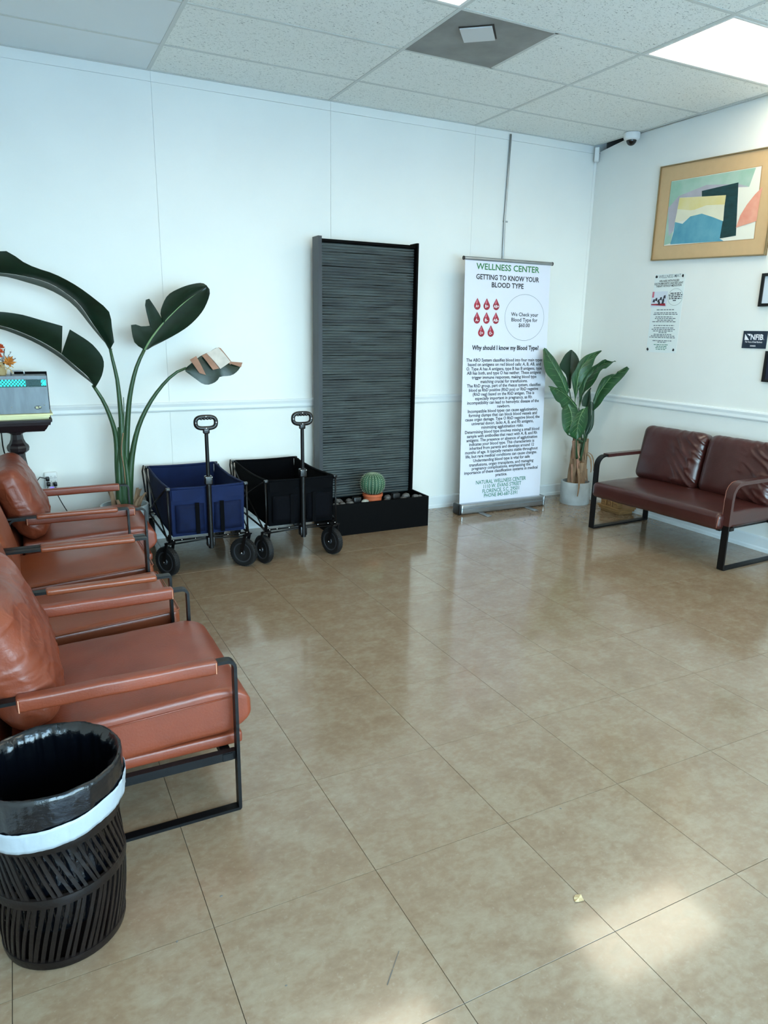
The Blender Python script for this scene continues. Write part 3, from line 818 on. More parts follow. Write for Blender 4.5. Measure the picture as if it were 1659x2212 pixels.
for x in (-0.10, -0.55): fr.box((x-0.02, -hl+0.02, 0.245), (x+0.02, hl-0.02, 0.268))
for s in (-1, 1): fr.box((-0.56, s*0.5-0.015, 0.248), (-0.02, s*0.5+0.015, 0.266))
fr.build('seat_frame', 'black_metal', lv, local=True)
for i, yy in enumerate((-0.29, 0.29)):
    def bfn(q, p, i=i):
        p = p.copy(); e = (1-abs(q.y)**4)*(1-abs(q.z)**4); p.x *= 0.72+0.28*max(0, e)**0.7
        s_ = Vector((i*5.0, 2, 0))
        d = Vector((p.y-0.22*(1 if i == 0 else -1), 0, p.z+0.02)); 
        right = max(0.0, min(1.0, (q.y*(1 if i == 0 else 1))*1.2+0.1))
        fold = (1-abs(noise.noise(Vector((p.y*5-p.z*2.0, p.z*15+p.y*11, 0))+s_)))**6
        topf = (1-abs(noise.noise(Vector((p.y*14, p.z*5, 3))+s_)))**3*max(0, q.z-0.55)*1.6
        if q.x > 0: p.x += 0.015*(fold-0.3)*right + 0.008*topf
        p.z += 0.004*topf
        p.x += 0.003*fbm(p+s_, 4)
        return p
    mtx = Matrix.Translation((-0.515, yy, 0.575)) @ Matrix.Rotation(-0.21, 4, 'Y')
    MB().rbox((0,0,0), (0.088, 0.282, 0.21), 0.055, 5, 2, 54, 42, bfn).xf(mtx).build('back_cushion', 'leather_brown', lv, 180, local=True)
MB().rbox((-0.585, 0, 0.47), (0.012, 0.55, 0.20), 0.010, 2, 1, 4, 2).build('backrest', 'leather_brown', lv, 60, local=True)

# ---- wooden word blocks under the loveseat
t = thing('wooden_block_stack', 'rustic wooden trays with three carved blocks under the loveseat', 'decoration', (-0.13, -0.74, 0))
bx0, bx1, by0, by1 = -0.205, -0.035, -0.86, -0.61
for i, (z0, z1, e) in enumerate(((0.0, 0.020, 0.0), (0.020, 0.038, 0.012), (0.038, 0.056, 0.020))):
    MB().rbox(((bx0+bx1)/2, (by0+by1)/2, (z0+z1)/2), ((bx1-bx0)/2+e-0.012, (by1-by0)/2+e-0.012, (z1-z0)/2-0.0006), 0.004, 2, 1, 1, 1).build('plank', 'wood_light', t, 50)
for i, yy in enumerate((-0.665, -0.735, -0.805)):
    b_ = MB().rbox((-0.182, yy, 0.084), (0.026, 0.029, 0.028), 0.003, 2, 1, 1, 1).build('block', 'wood_light', t, 50)
    if i == 1:
        MB().tube([(-0.2085, yy+0.018*math.cos(a/12*2*PI), 0.084+0.018*math.sin(a/12*2*PI)) for a in range(12)], 0.0022, 5, closed=True).build('carved_ring', 'wood_mark', b_, 180)
    else:
        q = MB(); q.tube([(-0.2085, yy-0.018, 0.076), (-0.2085, yy-0.006, 0.092), (-0.2085, yy+0.006, 0.078), (-0.2085, yy+0.018, 0.092)], 0.0016, 5); q.build('carved_line', 'wood_mark', b_, 180)

# ================================================================ FOLDING WAGONS (local: origin on the floor under the tub centre, -y is the front)
def wagon(name, label, loc, rz, canvas, pocket, wheel_yaw):
    t = thing(name, label, 'wagon', loc, rz, 'folding wagons side by side')
    hx, hy = 0.222, 0.375; z0, z1 = 0.255, 0.548
    # fabric tub: open box with a hem, sides sagging a little between the corners
    def sag(u_): return -0.016*math.sin(PI*u_)
    def panel(a, b, n=12, m_=6, out=(0,0,0), dip=1.0):
        rows = []
        for j in range(m_+1):
            row = []
            for i in range(n+1):
                u_ = i/n; v_ = j/m_
                p = Vector(a).lerp(Vector(b), u_)
                p.z = z0 + (z1 + sag(u_)*dip - z0)*v_
                p += Vector(out)*(math.sin(PI*u_)*math.sin(PI*v_)*0.018 + 0.012*(v_-0.5)) + Vector(out)*0.004*noise.noise(Vector((u_*6, v_*4, a[0]*3+loc[0])))
                row.append(p)
            rows.append(row)
        return rows
    tub = MB()
    c = [(-hx,-hy,0), (hx,-hy,0), (hx,hy,0), (-hx,hy,0)]
    tub.grid(panel(c[0], c[1], out=(0,-1,0), dip=0.3), 0.004); tub.grid(panel(c[1], c[2], out=(1,0,0)), 0.004)
    tub.grid(panel(c[2], c[3], out=(0,1,0), dip=0.3), 0.004); tub.grid(panel(c[3], c[0], out=(-1,0,0)), 0.004)
    tub.box((-hx, -hy, z0-0.006), (hx, hy, z0))
    tb = tub.build('tub', canvas, t, 50, local=True)
    hem = MB()
    for k in range(4):
        a, b = Vector(c[k]), Vector(c[(k+1) % 4]); dp = 0.3 if k % 2 == 0 else 1.0
        o_ = ((0,-1,0),(1,0,0),(0,1,0),(-1,0,0))[k]
        pts = []
        for i in range(11):
            p = a.lerp(b, i/10); p.z = z1+sag(i/10)*dp; pts.append(p+Vector(o_)*0.006)
        hem.tube(pts, 0.008, 6)
    hem.build('hem', canvas, tb, 180, local=True)
    MB().box((-hx+0.006, -hy-0.0135, z1-0.075), (hx-0.006, -hy-0.010, z1-0.008)).build('hem_band', canvas, tb, local=True)
    for s in (-1, 1):           # mesh pockets with centre straps on the front
        pk = MB(); rows = []
        for j in range(7):
            rows.append([(s*0.115+0.085*(i/6*2-1), -hy-0.020-0.016*math.sin(PI*i/6)*math.sin(PI*(0.15+0.8*j/6)), z0+0.018+0.175*j/6) for i in range(7)])
        pk.grid(rows, 0.003)
        po = pk.build('pocket', pocket, tb, 180, local=True)
        MB().box((s*0.075-0.012, -hy-0.041, z0+0.01), (s*0.075+0.012, -hy-0.037, z1-0.09)).build('strap', 'black_canvas', po, local=True)
    # tubular frame: corner posts, bottom rails, crossed side tubes
    fr = MB(); R_ = 0.0062
    for sx in (-1, 1):
        for sy in (-1, 1):
            fr.tube([(sx*(hx+0.018), sy*(hy+0.006), 0.205), (sx*(hx+0.018), sy*(hy+0.006), z1-0.004)], R_, 8)
        fr.tube([(sx*(hx+0.02), -hy, 0.225), (sx*(hx+0.02), hy, 0.225)], R_, 8)
        fr.tube([(sx*(hx+0.03), -hy+0.01, 0.225), (sx*(hx+0.034), 0, 0.385), (sx*(hx+0.03), hy-0.01, z1-0.01)], R_*0.85, 8)
        fr.tube([(sx*(hx+0.03), hy-0.01, 0.225), (sx*(hx+0.034), 0, 0.385), (sx*(hx+0.03), -hy+0.01, z1-0.01)], R_*0.85, 8)
    for sy in (-1, 1):
        fr.tube([(-hx-0.02, sy*(hy+0.004), 0.228), (hx+0.02, sy*(hy+0.004), 0.228)], R_, 8)
        fr.tube([(-hx-0.02, sy*(hy+0.004), 0.205), (0, sy*(hy+0.004), 0.218), (hx+0.02, sy*(hy+0.004), 0.205)], R_*0.8, 8)
    # rear push bow that leans outwards on the left side
    fr.tube([(-hx-0.035, hy+0.01, z1+0.01), (-hx-0.05, hy-0.03, z1-0.02), (-hx-0.045, hy-0.09, 0.36), (-hx-0.03, hy-0.10, 0.30), (-hx-0.02, hy-0.02, 0.29)], R_*0.9, 8)
    fo = fr.build('frame', 'black_metal', t, 180, local=True)
    for sx in (-1, 1):
        for sy in (-1, 1): MB().rbox((sx*(hx+0.014), sy*(hy+0.006), z1-0.002), (0.013, 0.011, 0.009), 0.004, 2, 1, 1, 1).build('corner_bracket', 'black_plastic', fo, 60, local=True)
    rv = MB()
    for x in (-hx, -hx+0.05, -0.09, 0.0, 0.11, hx-0.04, hx+0.01): rv.lathe([(0.0045,0),(0.004,0.003),(0.001,0.0045)], (x, -hy-0.013, 0.231), 8, ax=(0,-1,0))
    for sx in (-1, 1): rv.lathe([(0.0045,0),(0.004,0.003),(0.001,0.0045)], (sx*(hx+0.012), -hy-0.012, z1), 8, ax=(0,-1,0))
    stuff(rv.build('rivets', 'chrome', fo, 180, local=True))
    # pull handle standing upright at the front
    yh = -hy-0.035
    ho = MB().tube([(0, yh, 0.165), (0, yh, 0.60)], 0.0165, 12).tube([(0, yh, 0.60), (0, yh, 0.875)], 0.0115, 12).build('pull_pole', 'black_metal', t, 60, local=True)
    MB().rbox((0, yh, 0.592), (0.023, 0.020, 0.026), 0.006, 2, 1, 1, 1).build('collar', 'black_plastic', ho, 60, local=True)
    MB().rbox((0, yh+0.012, 0.205), (0.024, 0.022, 0.03), 0.006, 2, 1, 1, 1).build('pole_bracket', 'black_plastic', ho, 60, local=True)
    stuff(MB().lathe([(0.004,0),(0.003,0.002),(0.0005,0.003)], (-0.018, yh-0.02, 0.61), 8, ax=(0,-1,0)).lathe([(0.004,0),(0.003,0.002),(0.0005,0.003)], (0.018, yh-0.02, 0.61), 8, ax=(0,-1,0)).build('collar_rivets', 'chrome', ho, local=True))
    # loop grip with finger bumps
    lp = []; a_, b_ = 0.060, 0.034
    for k in range(40):
        an = 2*PI*k/40; ce, si = math.cos(an), math.sin(an)
        x = a_*math.copysign(abs(ce)**0.6, ce); z = b_*math.copysign(abs(si)**0.75, si)
        lp.append((x, yh, 0.938+z))
    rr = [0.0125]*40
    grip = MB().tube(lp, rr, 10, closed=True)
    grip.rbox((0, yh, 0.888), (0.019, 0.014, 0.016), 0.007, 2, 1, 1, 1)
    go = grip.build('grip', 'black_plastic', ho, 180, local=True)
    bp = MB()
    for x in (-0.028, -0.0095, 0.0095, 0.028): bp.rbox((x, yh, 0.961), (0.008, 0.0115, 0.0075), 0.006, 3, 1, 1, 1)
    stuff(bp.build('finger_bumps', 'black_plastic', ho, 180, local=True))
    sc = MB()
    for (x, z) in ((0, 0.973), (-0.06, 0.938), (0.06, 0.938), (0, 0.905)): sc.lathe([(0.004,0),(0.003,0.0015),(0.0005,0.002)], (x, yh-0.0122, z), 8, ax=(0,-1,0))
    stuff(sc.build('screws', 'chrome', ho, local=True))
    # wheels
    for k, (sx, sy, yaw) in enumerate(wheel_yaw):
        cx, cy = sx*(hx+0.018), sy*(hy-0.005); R = 0.092
        ax = Vector((math.cos(yaw), math.sin(yaw), 0)); fwv = Vector((-math.sin(yaw), math.cos(yaw), 0))
        off = fwv*(0.03 if sy < 0 else 0.0)
        ctr = Vector((cx, cy, R))+off
        ty = MB(); wd = 0.021
        ty.lathe([(R*0.70,-wd*0.8),(R*0.86,-wd),(R*0.97,-wd*0.8),(R,-wd*0.35),(R,wd*0.35),(R*0.97,wd*0.8),(R*0.86,wd),(R*0.70,wd*0.8)], ctr, 40, ax=ax)
        e3 = ax.normalized(); e1 = e3.orthogonal().normalized(); e2 = e3.cross(e1)
        wo = ty.build('wheel', 'rubber', t, 50, local=True)
        tr = MB()
        for q in range(36):
            an = 2*PI*q/36
            for sd in (-1, 1):
                an2 = an+(0.087 if sd > 0 else 0)
                rad = e1*math.cos(an2)+e2*math.sin(an2); tg = e3.cross(rad)
                cc = ctr+rad*(R-0.0005)+e3*(sd*wd*0.42)
                tr.bar(cc-tg*0.0045-e3*(sd*0.003), cc+tg*0.0045+e3*(sd*0.003), 0.0035, 0.010, rad)
        stuff(tr.build('tread', 'rubber', wo, local=True))
        rm = MB(); rm.lathe([(R*0.66,-wd*0.55),(R*0.70,-wd*0.95),(R*0.62,-wd*0.95),(R*0.58,-wd*0.4),(R*0.58,wd*0.4),(R*0.62,wd*0.95),(R*0.70,wd*0.95),(R*0.66,wd*0.55)], ctr, 32, ax=ax, cap=False)
        rm.lathe([(0.001,-wd*1.15),(0.016,-wd*1.1),(0.02,-wd*0.6),(0.02,wd*0.6),(0.016,wd*1.1),(0.001,wd*1.15)], ctr, 16, ax=ax)
        for q in range(5):
            an = 2*PI*q/5+0.3; rad = e1*math.cos(an)+e2*math.sin(an)
            rm.bar(ctr+rad*0.016, ctr+rad*(R*0.64), 0.012, wd*1.2, e3.cross(rad))
        rm.build('rim', 'wheel_rim', wo, 50, local=True)
        fk = MB()
        for sd in (-1, 1):
            pa_ = ctr+e3*(sd*(wd+0.007)); pb_ = Vector((cx, cy, 0.215))+e3*(sd*(wd+0.007))
            fk.bar(pa_, pb_, 0.022, 0.005, fwv)
        fk.bar(Vector((cx,cy,0.212))-e3*(wd+0.0095), Vector((cx,cy,0.212))+e3*(wd+0.0095), 0.03, 0.008, fwv)
        fk.tube([(cx, cy, 0.2), (cx, cy, 0.262)], 0.011, 8)
        fk.build('fork', 'black_plastic', wo, 60, local=True)
        MB().lathe([(0.006,0),(0.005,0.003),(0.001,0.004)], ctr-e3*(wd+0.0095), 8, ax=-e3).build('axle_bolt', 'chrome', wo, 180, local=True)
    return t

wagon('folding_wagon', 'navy blue canvas folding wagon beside the chairs', (-3.648, -0.495, 0), 0.0, 'navy', 'navy_dark',
      [(-1,-1,0.55), (1,-1,0.75), (-1,1,0.0), (1,1,0.0)])
wagon('folding_wagon', 'black canvas folding wagon next to the fountain', (-3.045, -0.495, 0), 0.0, 'black_canvas', 'black_pocket',
      [(-1,-1,0.28), (1,-1,0.36), (-1,1,0.0), (1,1,0.0)])

# ================================================================ WATER WALL FOUNTAIN
t = thing('wall_fountain', 'tall dark water wall fountain with ribbed slate panel and black basin', 'fountain', (-2.245, -0.3, 0))
xl, xr = -2.650, -1.842
# ribbed slate panel: each rib is a rounded ledge, edges slightly uneven
pitch = 0.0196; zb, zt = 0.215, 2.085; nr = int((zt-zb)/pitch); rows = []
pxl, pxr = xl+0.030, xr-0.018; NX = 30
prof = [(0.0, 0.0), (0.25, 0.0045), (0.55, 0.0060), (0.85, 0.0042), (0.97, 0.0)]
for r_ in range(nr):
    for (a, d) in prof:
        z = zb+(r_+a)*pitch; row = []
        for i in range(NX+1):
            x = pxl+(pxr-pxl)*i/NX
            dd = d*(1+0.35*noise.noise(Vector((x*3, r_*1.7, 0)))) + 0.0015*noise.noise(Vector((x*9, z*30, 4)))
            row.append((x, -0.160-dd, z+0.0015*noise.noise(Vector((x*4, r_*0.9, 9)))))
        rows.append(row)
MB().grid(rows).build('slate_panel', 'slate', t, 180)
MB().box((pxl, -0.158, zb), (pxr, -0.13, zt)).build('backing', 'matte_black', t)
MB().box((xl, -0.205, 0.20), (xl+0.028, -0.095, 2.115)).build('side_post', 'frame_grey', t)
MB().box((xr-0.016, -0.205, 0.20), (xr, -0.095, 2.115)).build('side_post', 'matte_black', t)
MB().box((xl+0.028, -0.185, 2.083), (xr-0.016, -0.10, 2.100)).build('top_rail', 'matte_black', t)
MB().box((xl+0.028, -0.188, 0.20), (xl+0.034, -0.10, 2.084)).build('inner_channel', 'matte_black', t)
bs = MB(); x0, x1, y0, y1, zt_ = -2.652, -1.848, -0.478, -0.09, 0.238; w_ = 0.014
bs.box((x0, y0, 0), (x1, y0+w_, zt_)); bs.box((x0, y1-w_, 0), (x1, y1, zt_-0.01)); bs.box((x0, y0+w_, 0), (x0+w_, y1-w_, zt_)); bs.box((x1-w_, y0+w_, 0), (x1, y1-w_, zt_))
bs.box((x0+w_, y0+w_, 0), (x1-w_, y1-w_, 0.175))
bs.build('basin', 'matte_black', t)
cd = MB().tube([(x1+0.004, -0.40, 0.225), (x1+0.014, -0.38, 0.20), (x1+0.016, -0.35, 0.12), (x1+0.014, -0.33, 0.04), (x1+0.02, -0.30, 0.006), (x1+0.05, -0.2, 0.005), (x1+0.03, -0.05, 0.005)], 0.0035, 6)
cd.build('power_cord', 'black_plastic', t, 180)
# black box lights in the basin
for i, x in enumerate((-2.43, -2.10)):
    o = MB().rbox((x, -0.40, 0.221), (0.030, 0.022, 0.046), 0.004, 2, 1, 1, 1).build('basin_spotlight', 'black_plastic', None, 50)
    setorigin(o, (x, -0.40, 0.175))
    tag(o, ('small black box spotlight left of the cactus in the fountain basin', 'small black box spotlight right of the cactus in the fountain basin')[i], 'spotlight', 'spotlights in the fountain basin')

# ---- cactus in a terracotta bowl, standing in the basin
cc = Vector((-2.285, -0.375, 0.175))
t = thing('cactus', 'round barrel cactus in a terracotta pot standing in the fountain', 'cactus', cc)
MB().lathe([(0.058,0.0),(0.068,0.05),(0.072,0.082),(0.078,0.086),(0.078,0.104),(0.070,0.104),(0.066,0.09),(0.0,0.088)], cc, 28, cap=False).build('pot', 'terracotta', t, 40)
NR = 22; vs = []; fs = []; nla = 18; nlo = NR*4
for i in range(nla+1):
    la = -1.05+(2.55)*i/nla
    for k in range(nlo):
        lo = 2*PI*k/nlo; rib = 0.5+0.5*math.cos(lo*NR)
        R = 0.092*(0.90+0.10*rib)*(1-0.12*max(0, math.sin(la))**8)
        vs.append(cc+Vector((R*math.cos(la)*math.cos(lo), R*math.cos(la)*math.sin(lo), 0.178+R*0.96*math.sin(la))))
for i in range(nla):
    for k in range(nlo): fs.append((i*nlo+k, i*nlo+(k+1)%nlo, (i+1)*nlo+(k+1)%nlo, (i+1)*nlo+k))
fs.append(tuple(range(nla*nlo, (nla+1)*nlo)))
MB().add(vs, fs).build('body', 'cactus', t, 180)
sp = MB()
for k in range(NR):
    lo = 2*PI*k/NR
    for i in range(15):
        la = -0.8+2.25*i/14; R = 0.0935*(1-0.12*max(0, math.sin(la))**8)
        p = cc+Vector((R*math.cos(la)*math.cos(lo), R*math.cos(la)*math.sin(lo), 0.178+R*0.96*math.sin(la)))
        n_ = Vector((math.cos(la)*math.cos(lo), math.cos(la)*math.sin(lo), math.sin(la))); sd = n_.cross(Vector((0,0,1))).normalized(); u_ = n_.cross(sd)
        for q in range(4):
            an = q*PI/2+0.6; d = n_*0.006+(sd*math.cos(an)+u_*math.sin(an))*0.0095
            a = n_.cross(d).normalized()*0.0012
            sp.add([p-a, p+a, p+d], [(0,1,2)])
        sp.add([p+sd*0.0022, p+u_*0.0022, p-sd*0.0022, p-u_*0.0022, p+n_*0.002], [(0,1,4),(1,2,4),(2,3,4),(3,0,4)])
so_ = sp.build('spines', 'spine', t, recalc=False); so_['kind'] = 'stuff'

# ---- river stones in the basin
stones = [(-2.61,-0.43,0.024),(-2.555,-0.425,0.025),(-2.495,-0.425,0.026),(-2.47,-0.345,0.026),(-2.555,-0.345,0.030),(-2.375,-0.435,0.026),(-2.262,-0.448,0.012),
          (-2.195,-0.44,0.022),(-2.155,-0.37,0.030),(-2.045,-0.425,0.022),(-1.995,-0.375,0.030),(-1.935,-0.42,0.026),(-1.885,-0.40,0.018),(-2.395,-0.34,0.026)]
where = ['far left in the basin','second from the left in the basin','third from the left in the basin','behind the left spotlight','at the back left of the basin','banded and pale, left of the cactus pot',
         'pale, in front of the cactus pot','right of the cactus pot','right behind the cactus pot','right of the right spotlight','large and grey, at the right of the basin','second from the right end of the basin','nearest the right end of the basin','behind, left of the cactus']
for i, (x, y, r_) in enumerate(stones):
    mb_ = MB(); vs = []; fs = []; n1, n2 = 8, 12
    for a in range(n1+1):
        for b in range(n2):
            th_, ph = PI*a/n1, 2*PI*b/n2
            p = Vector((math.sin(th_)*math.cos(ph)*1.25, math.sin(th_)*math.sin(ph), math.cos(th_)*0.72))
            p *= r_*(1+0.16*noise.noise(p*1.6+Vector((i*3.1,0,0)))); vs.append(p+Vector((0,0,r_*0.68)))
    for a in range(n1):
        for b in range(n2): fs.append((a*n2+b, a*n2+(b+1)%n2, (a+1)*n2+(b+1)%n2, (a+1)*n2+b))
    mb_.add(vs, fs)
    o = mb_.build('river_stone', 'stone_light' if i in (5, 6) else 'stone', None, 180)
    o.location = (x, y, 0.176+(0.034 if i not in (5,6) else 0.038)); o.rotation_euler = (0, 0, i*1.3)
    tag(o, 'smooth river stone, '+where[i], 'stone', 'river stones in the fountain basin')

# ================================================================ ROLL-UP BANNER
BO = (0, -0.275, 0.09); BT = Vector((0, 0.07, 1.95)).normalized(); BS = Vector((1, 0, 0))
t = thing('rollup_banner', 'white roll-up banner stand about blood types beside the fountain', 'banner', (-1.01, -0.275, 0))
bl, br_, bh = -1.428, -0.588, 1.951
rows = []
for j in range(14):
    rows.append([Vector(BO)+BS*(bl+(br_-bl)*i/6)+BT*(bh*j/13-0.01) for i in range(7)])
MB().grid(rows, 0.0012).build('panel', 'banner', t)
def ps(a, b, off=0.0): 
    n_ = BS.cross(BT); return Vector(BO)+BS*a+BT*b+n_*off
ca = MB().rbox((-1.008, -0.272, 0.046), (0.432, 0.052, 0.044), 0.02, 4, 6, 1, 1).build('cassette', 'silver', t, 60)
MB().box((-1.44, -0.3265, 0.050), (-0.576, -0.3225, 0.054)).build('groove', 'ink_grey', ca)
for s, m_ in ((-1, 'black_plastic'), (1, 'silver')):
    MB().rbox((-1.008+s*0.438, -0.272, 0.047), (0.012, 0.054, 0.046), 0.011, 3, 1, 1, 1).build('end_cap', m_, ca, 60)
for x in (-1.25, -0.765):
    MB().rbox((x+0.01, -0.345, 0.004), (0.024, 0.105, 0.004), 0.003, 2, 1, 1, 1).build('foot', 'silver', t, 60)
MB().tube([ps(bl-0.012, bh-0.004), ps(br_+0.012, bh-0.004)], 0.014, 10).build('top_rail', 'silver', t, 60)
for a in (bl-0.014, br_+0.014): MB().tube([ps(a-0.004, bh-0.004), ps(a+0.004, bh-0.004)], 0.0155, 10).build('rail_cap', 'frame_grey', t, 60)
MB().tube([(-1.02, -0.235, 0.09), ps(-1.02, bh-0.02, -0.02)], 0.010, 8).build('support_pole', 'silver', t, 180)
OFF = 0.0012
def blk(name, items, material, size, bold=0.0):
    q = MB()
    for body, a, b in items: lettering(q, body, a, b, size, BO, BS, BT, OFF, bold)
    return stuff(q.build(name, material, t, recalc=False))
Z4 = 0
blk('title', [('WELLNESS CENTER', (-1.3236,1.8674), (-0.7044,1.8723))], 'ink_green', 0.066, 0.016)
blk('headline', [('GETTING TO KNOW YOUR', (-1.3222,1.7930), (-0.7027,1.7992)), ('BLOOD TYPE', (-1.1721,1.7376), (-0.8573,1.7420))], 'ink_black', 0.054, 0.022)
blk('price_text', [('We Check your', (-0.9723,1.5214), (-0.6949,1.5241)), ('Blood Type for', (-0.9670,1.4784), (-0.7005,1.4815)), ('$60.00', (-0.8922,1.4369), (-0.7781,1.4373))], 'ink_black', 0.042, 0.014)
blk('question', [('Why should I know my Blood Type?', (-1.3439,1.2533), (-0.6754,1.2519))], 'ink_black', 0.050, 0.030)
body = [
 ('The ABO System classifies blood into four main types', (-1.3961,1.1586), (-0.6289,1.1604)),
 ('based on antigens on red blood cells: A, B, AB, and', (-1.3785,1.1243), (-0.6439,1.1258)),
 ('O. Type A has A antigens, type B has B antigens, type', (-1.3928,1.0895), (-0.6315,1.0910)),
 ('AB has both, and type O has neither. These antigens', (-1.3868,1.0560), (-0.6398,1.0573)),
 ('trigger immune responses, making blood type', (-1.3395,1.0212), (-0.6836,1.0230)),
 ('matching crucial for transfusions.', (-1.2541,0.9875), (-0.7754,0.9886)),
 ('The RhD group, part of the rhesus system, classifies', (-1.3837,0.9541), (-0.6370,0.9555)),
 ('blood as RhD positive (RhD pos) or RhD negative', (-1.3629,0.9203), (-0.6604,0.9203)),
 ('(RhD neg) based on the RhD antigen. This is', (-1.3258,0.8865), (-0.6996,0.8866)),
 ('especially important in pregnancy, as Rh', (-1.3015,0.8522), (-0.7237,0.8532)),
 ('incompatibility can lead to hemolytic disease of the', (-1.3765,0.8182), (-0.6461,0.8184)),
 ('newborn.', (-1.0787,0.7846), (-0.9488,0.7846)),
 ('Incompatible blood types can cause agglutination,', (-1.3682,0.7500), (-0.6537,0.7492)),
 ('forming clumps that can block blood vessels and', (-1.3597,0.7158), (-0.6608,0.7166)),
 ('cause organ damage. Type O RhD negative blood, the', (-1.3923,0.6822), (-0.6296,0.6824)),
 ('universal donor, lacks A, B, and Rh antigens,', (-1.3287,0.6496), (-0.6948,0.6476)),
 ('minimizing agglutination risks.', (-1.2313,0.6162), (-0.7993,0.6148)),
 ('Determining blood type involves mixing a small blood', (-1.3911,0.5798), (-0.6283,0.5792)),
 ('sample with antibodies that react with A, B, and Rh', (-1.3713,0.5456), (-0.6493,0.5458)),
 ('antigens. The presence or absence of agglutination', (-1.3747,0.5131), (-0.6452,0.5105)),
 ('indicates your blood type. This characteristic is', (-1.3473,0.4797), (-0.6760,0.4771)),
 ('inherited from parents and develops around 12', (-1.3431,0.4460), (-0.6776,0.4442)),
 ('months of age. It typically remains stable throughout', (-1.3843,0.4128), (-0.6343,0.4092)),
 ('life, but rare medical conditions can cause changes.', (-1.3788,0.3789), (-0.6407,0.3759)),
 ('Understanding blood type is vital for safe', (-1.3029,0.3433), (-0.7169,0.3413)),
 ('transfusions, organ transplants, and managing', (-1.3419,0.3093), (-0.6750,0.3031)),
 ('pregnancy complications, emphasizing the', (-1.3141,0.2750), (-0.7049,0.2747)),
 ('importance of these classification systems in medical', (-1.3887,0.2443), (-0.6256,0.2390)),
 ('practice.', (-1.0722,0.2066), (-0.9518,0.2068))]
blk('body_text', body, 'ink_black', 0.036, 0.020)
blk('address_text', [('NATURAL WELLNESS CENTER', (-1.2696,0.1518), (-0.7488,0.1489)), ('1110 W. EVANS STREET', (-1.1916,0.1124), (-0.7966,0.1085)),
  ('FLORENCE, S.C. 29501', (-1.2006,0.0728), (-0.8187,0.0678)), ('PHONE 843-687-5391', (-1.1840,0.0325), (-0.8355,0.0311))], 'ink_teal', 0.046, 0.010)
# circle
cc_, ce, cs = (-0.8339,1.5122), (-0.6338,1.5166), (-0.8437,1.6958)
rx = ce[0]-cc_[0]; ry = cs[1]-cc_[1]
ring = []; 
q = MB(); vs = []; fs = []
for k in range(64):
    an = 2*PI*k/64
    for e in (-0.0012, 0.0012): vs.append(ps(cc_[0]+(rx+e)*math.cos(an), cc_[1]+(ry+e)*math.sin(an), OFF))
for k in range(64): fs.append((2*k, 2*k+1, (2*k+3) % 128, (2*k+2) % 128))
q.add(vs, fs).build('circle_outline', 'ink_grey', t, recalc=False)
drops = [('A+', (-1.3050,1.6076)), ('B+', (-1.2147,1.6079)), ('AB+', (-1.1225,1.6091)), ('A-', (-1.3050,1.5010)), ('B-', (-1.2137,1.5015)), ('AB-', (-1.1224,1.5020)), ('O+', (-1.2595,1.4001)), ('O-', (-1.1679,1.4003))]
for lb, (a, b) in drops:
    pts = []
    for k in range(25):
        an = PI*(0.12+0.76*k/24)*1.0
        an = -PI/2 + (k-12)/12*PI*0.72
        pts.append((a+0.031*math.cos(an), b-0.014+0.031*math.sin(an)))
    pts.append((a, b+0.046))
    q = MB(); q.add([ps(x, y, OFF) for x, y in pts], [tuple(range(len(pts)))])
    d = q.build('blood_drop', 'drop', t, recalc=False)
    hl_ = [(a-0.003, b+0.034), (a-0.013, b+0.010), (a-0.010, b-0.001), (a+0.003, b+0.008), (a+0.002, b+0.026)]
    MB().add([ps(x, y, OFF*1.3) for x, y in hl_], [tuple(range(5))]).build('highlight', 'drop_light', d, recalc=False)
    q = MB(); w_ = 0.030 if len(lb) == 2 else 0.050
    lettering(q, lb, (a-w_/2, b-0.026), (a+w_/2, b-0.028), 0.032, BO, BS, BT, OFF*1.7, 0.02); stuff(q.build('letters', 'ink_white', d, recalc=False))

# ================================================================ TALL BIRD-OF-PARADISE PLANT
pc = Vector((-4.07, -0.33, 0))
t = thing('potted_bird_of_paradise', 'tall potted plant with four large dark paddle leaves behind the far chair', 'plant', pc)
MB().lathe([(0.0,0.0),(0.125,0.0),(0.135,0.02),(0.150,0.34),(0.150,0.352),(0.138,0.352),(0.134,0.31),(0.0,0.305)], pc, 36, cap=False).build('pot', 'concrete', t, 40)
MB().lathe([(0.134,0.0),(0.07,0.012),(0.0,0.015)], pc+Vector((0,0,0.306)), 24, cap=False).build('soil', 'soil', t, 60)
D = -0.35
def stem(pts, r0, r1, name='stalk', m_='stalk'):
    P = resample(pts, 18); rr = [r0+(r1-r0)*(i/17)**0.8 for i in range(18)]
    return MB().tube(P, rr, 10).build(name, m_, t, 180)
stem([(-4.09,-0.33,0.30)]+[(-4.096,-0.340,0.569),(-4.091,-0.340,0.749),(-4.103,-0.350,0.869),(-4.148,-0.360,1.017),(-4.205,-0.370,1.127)], 0.028, 0.010)
stem([(-4.075,-0.34,0.30)]+[(-4.069,-0.360,0.631),(-4.057,-0.360,0.839),(-4.055,-0.360,0.985),(-4.061,-0.360,1.158),(-4.076,-0.360,1.257),(-4.088,-0.360,1.341)], 0.030, 0.009)
stem([(-4.06,-0.31,0.30)]+[(-4.041,-0.320,0.622),(-4.016,-0.320,0.862),(-3.991,-0.330,1.039),(-3.955,-0.340,1.183),(-3.921,-0.340,1.269),(-3.884,-0.350,1.341)], 0.030, 0.010)
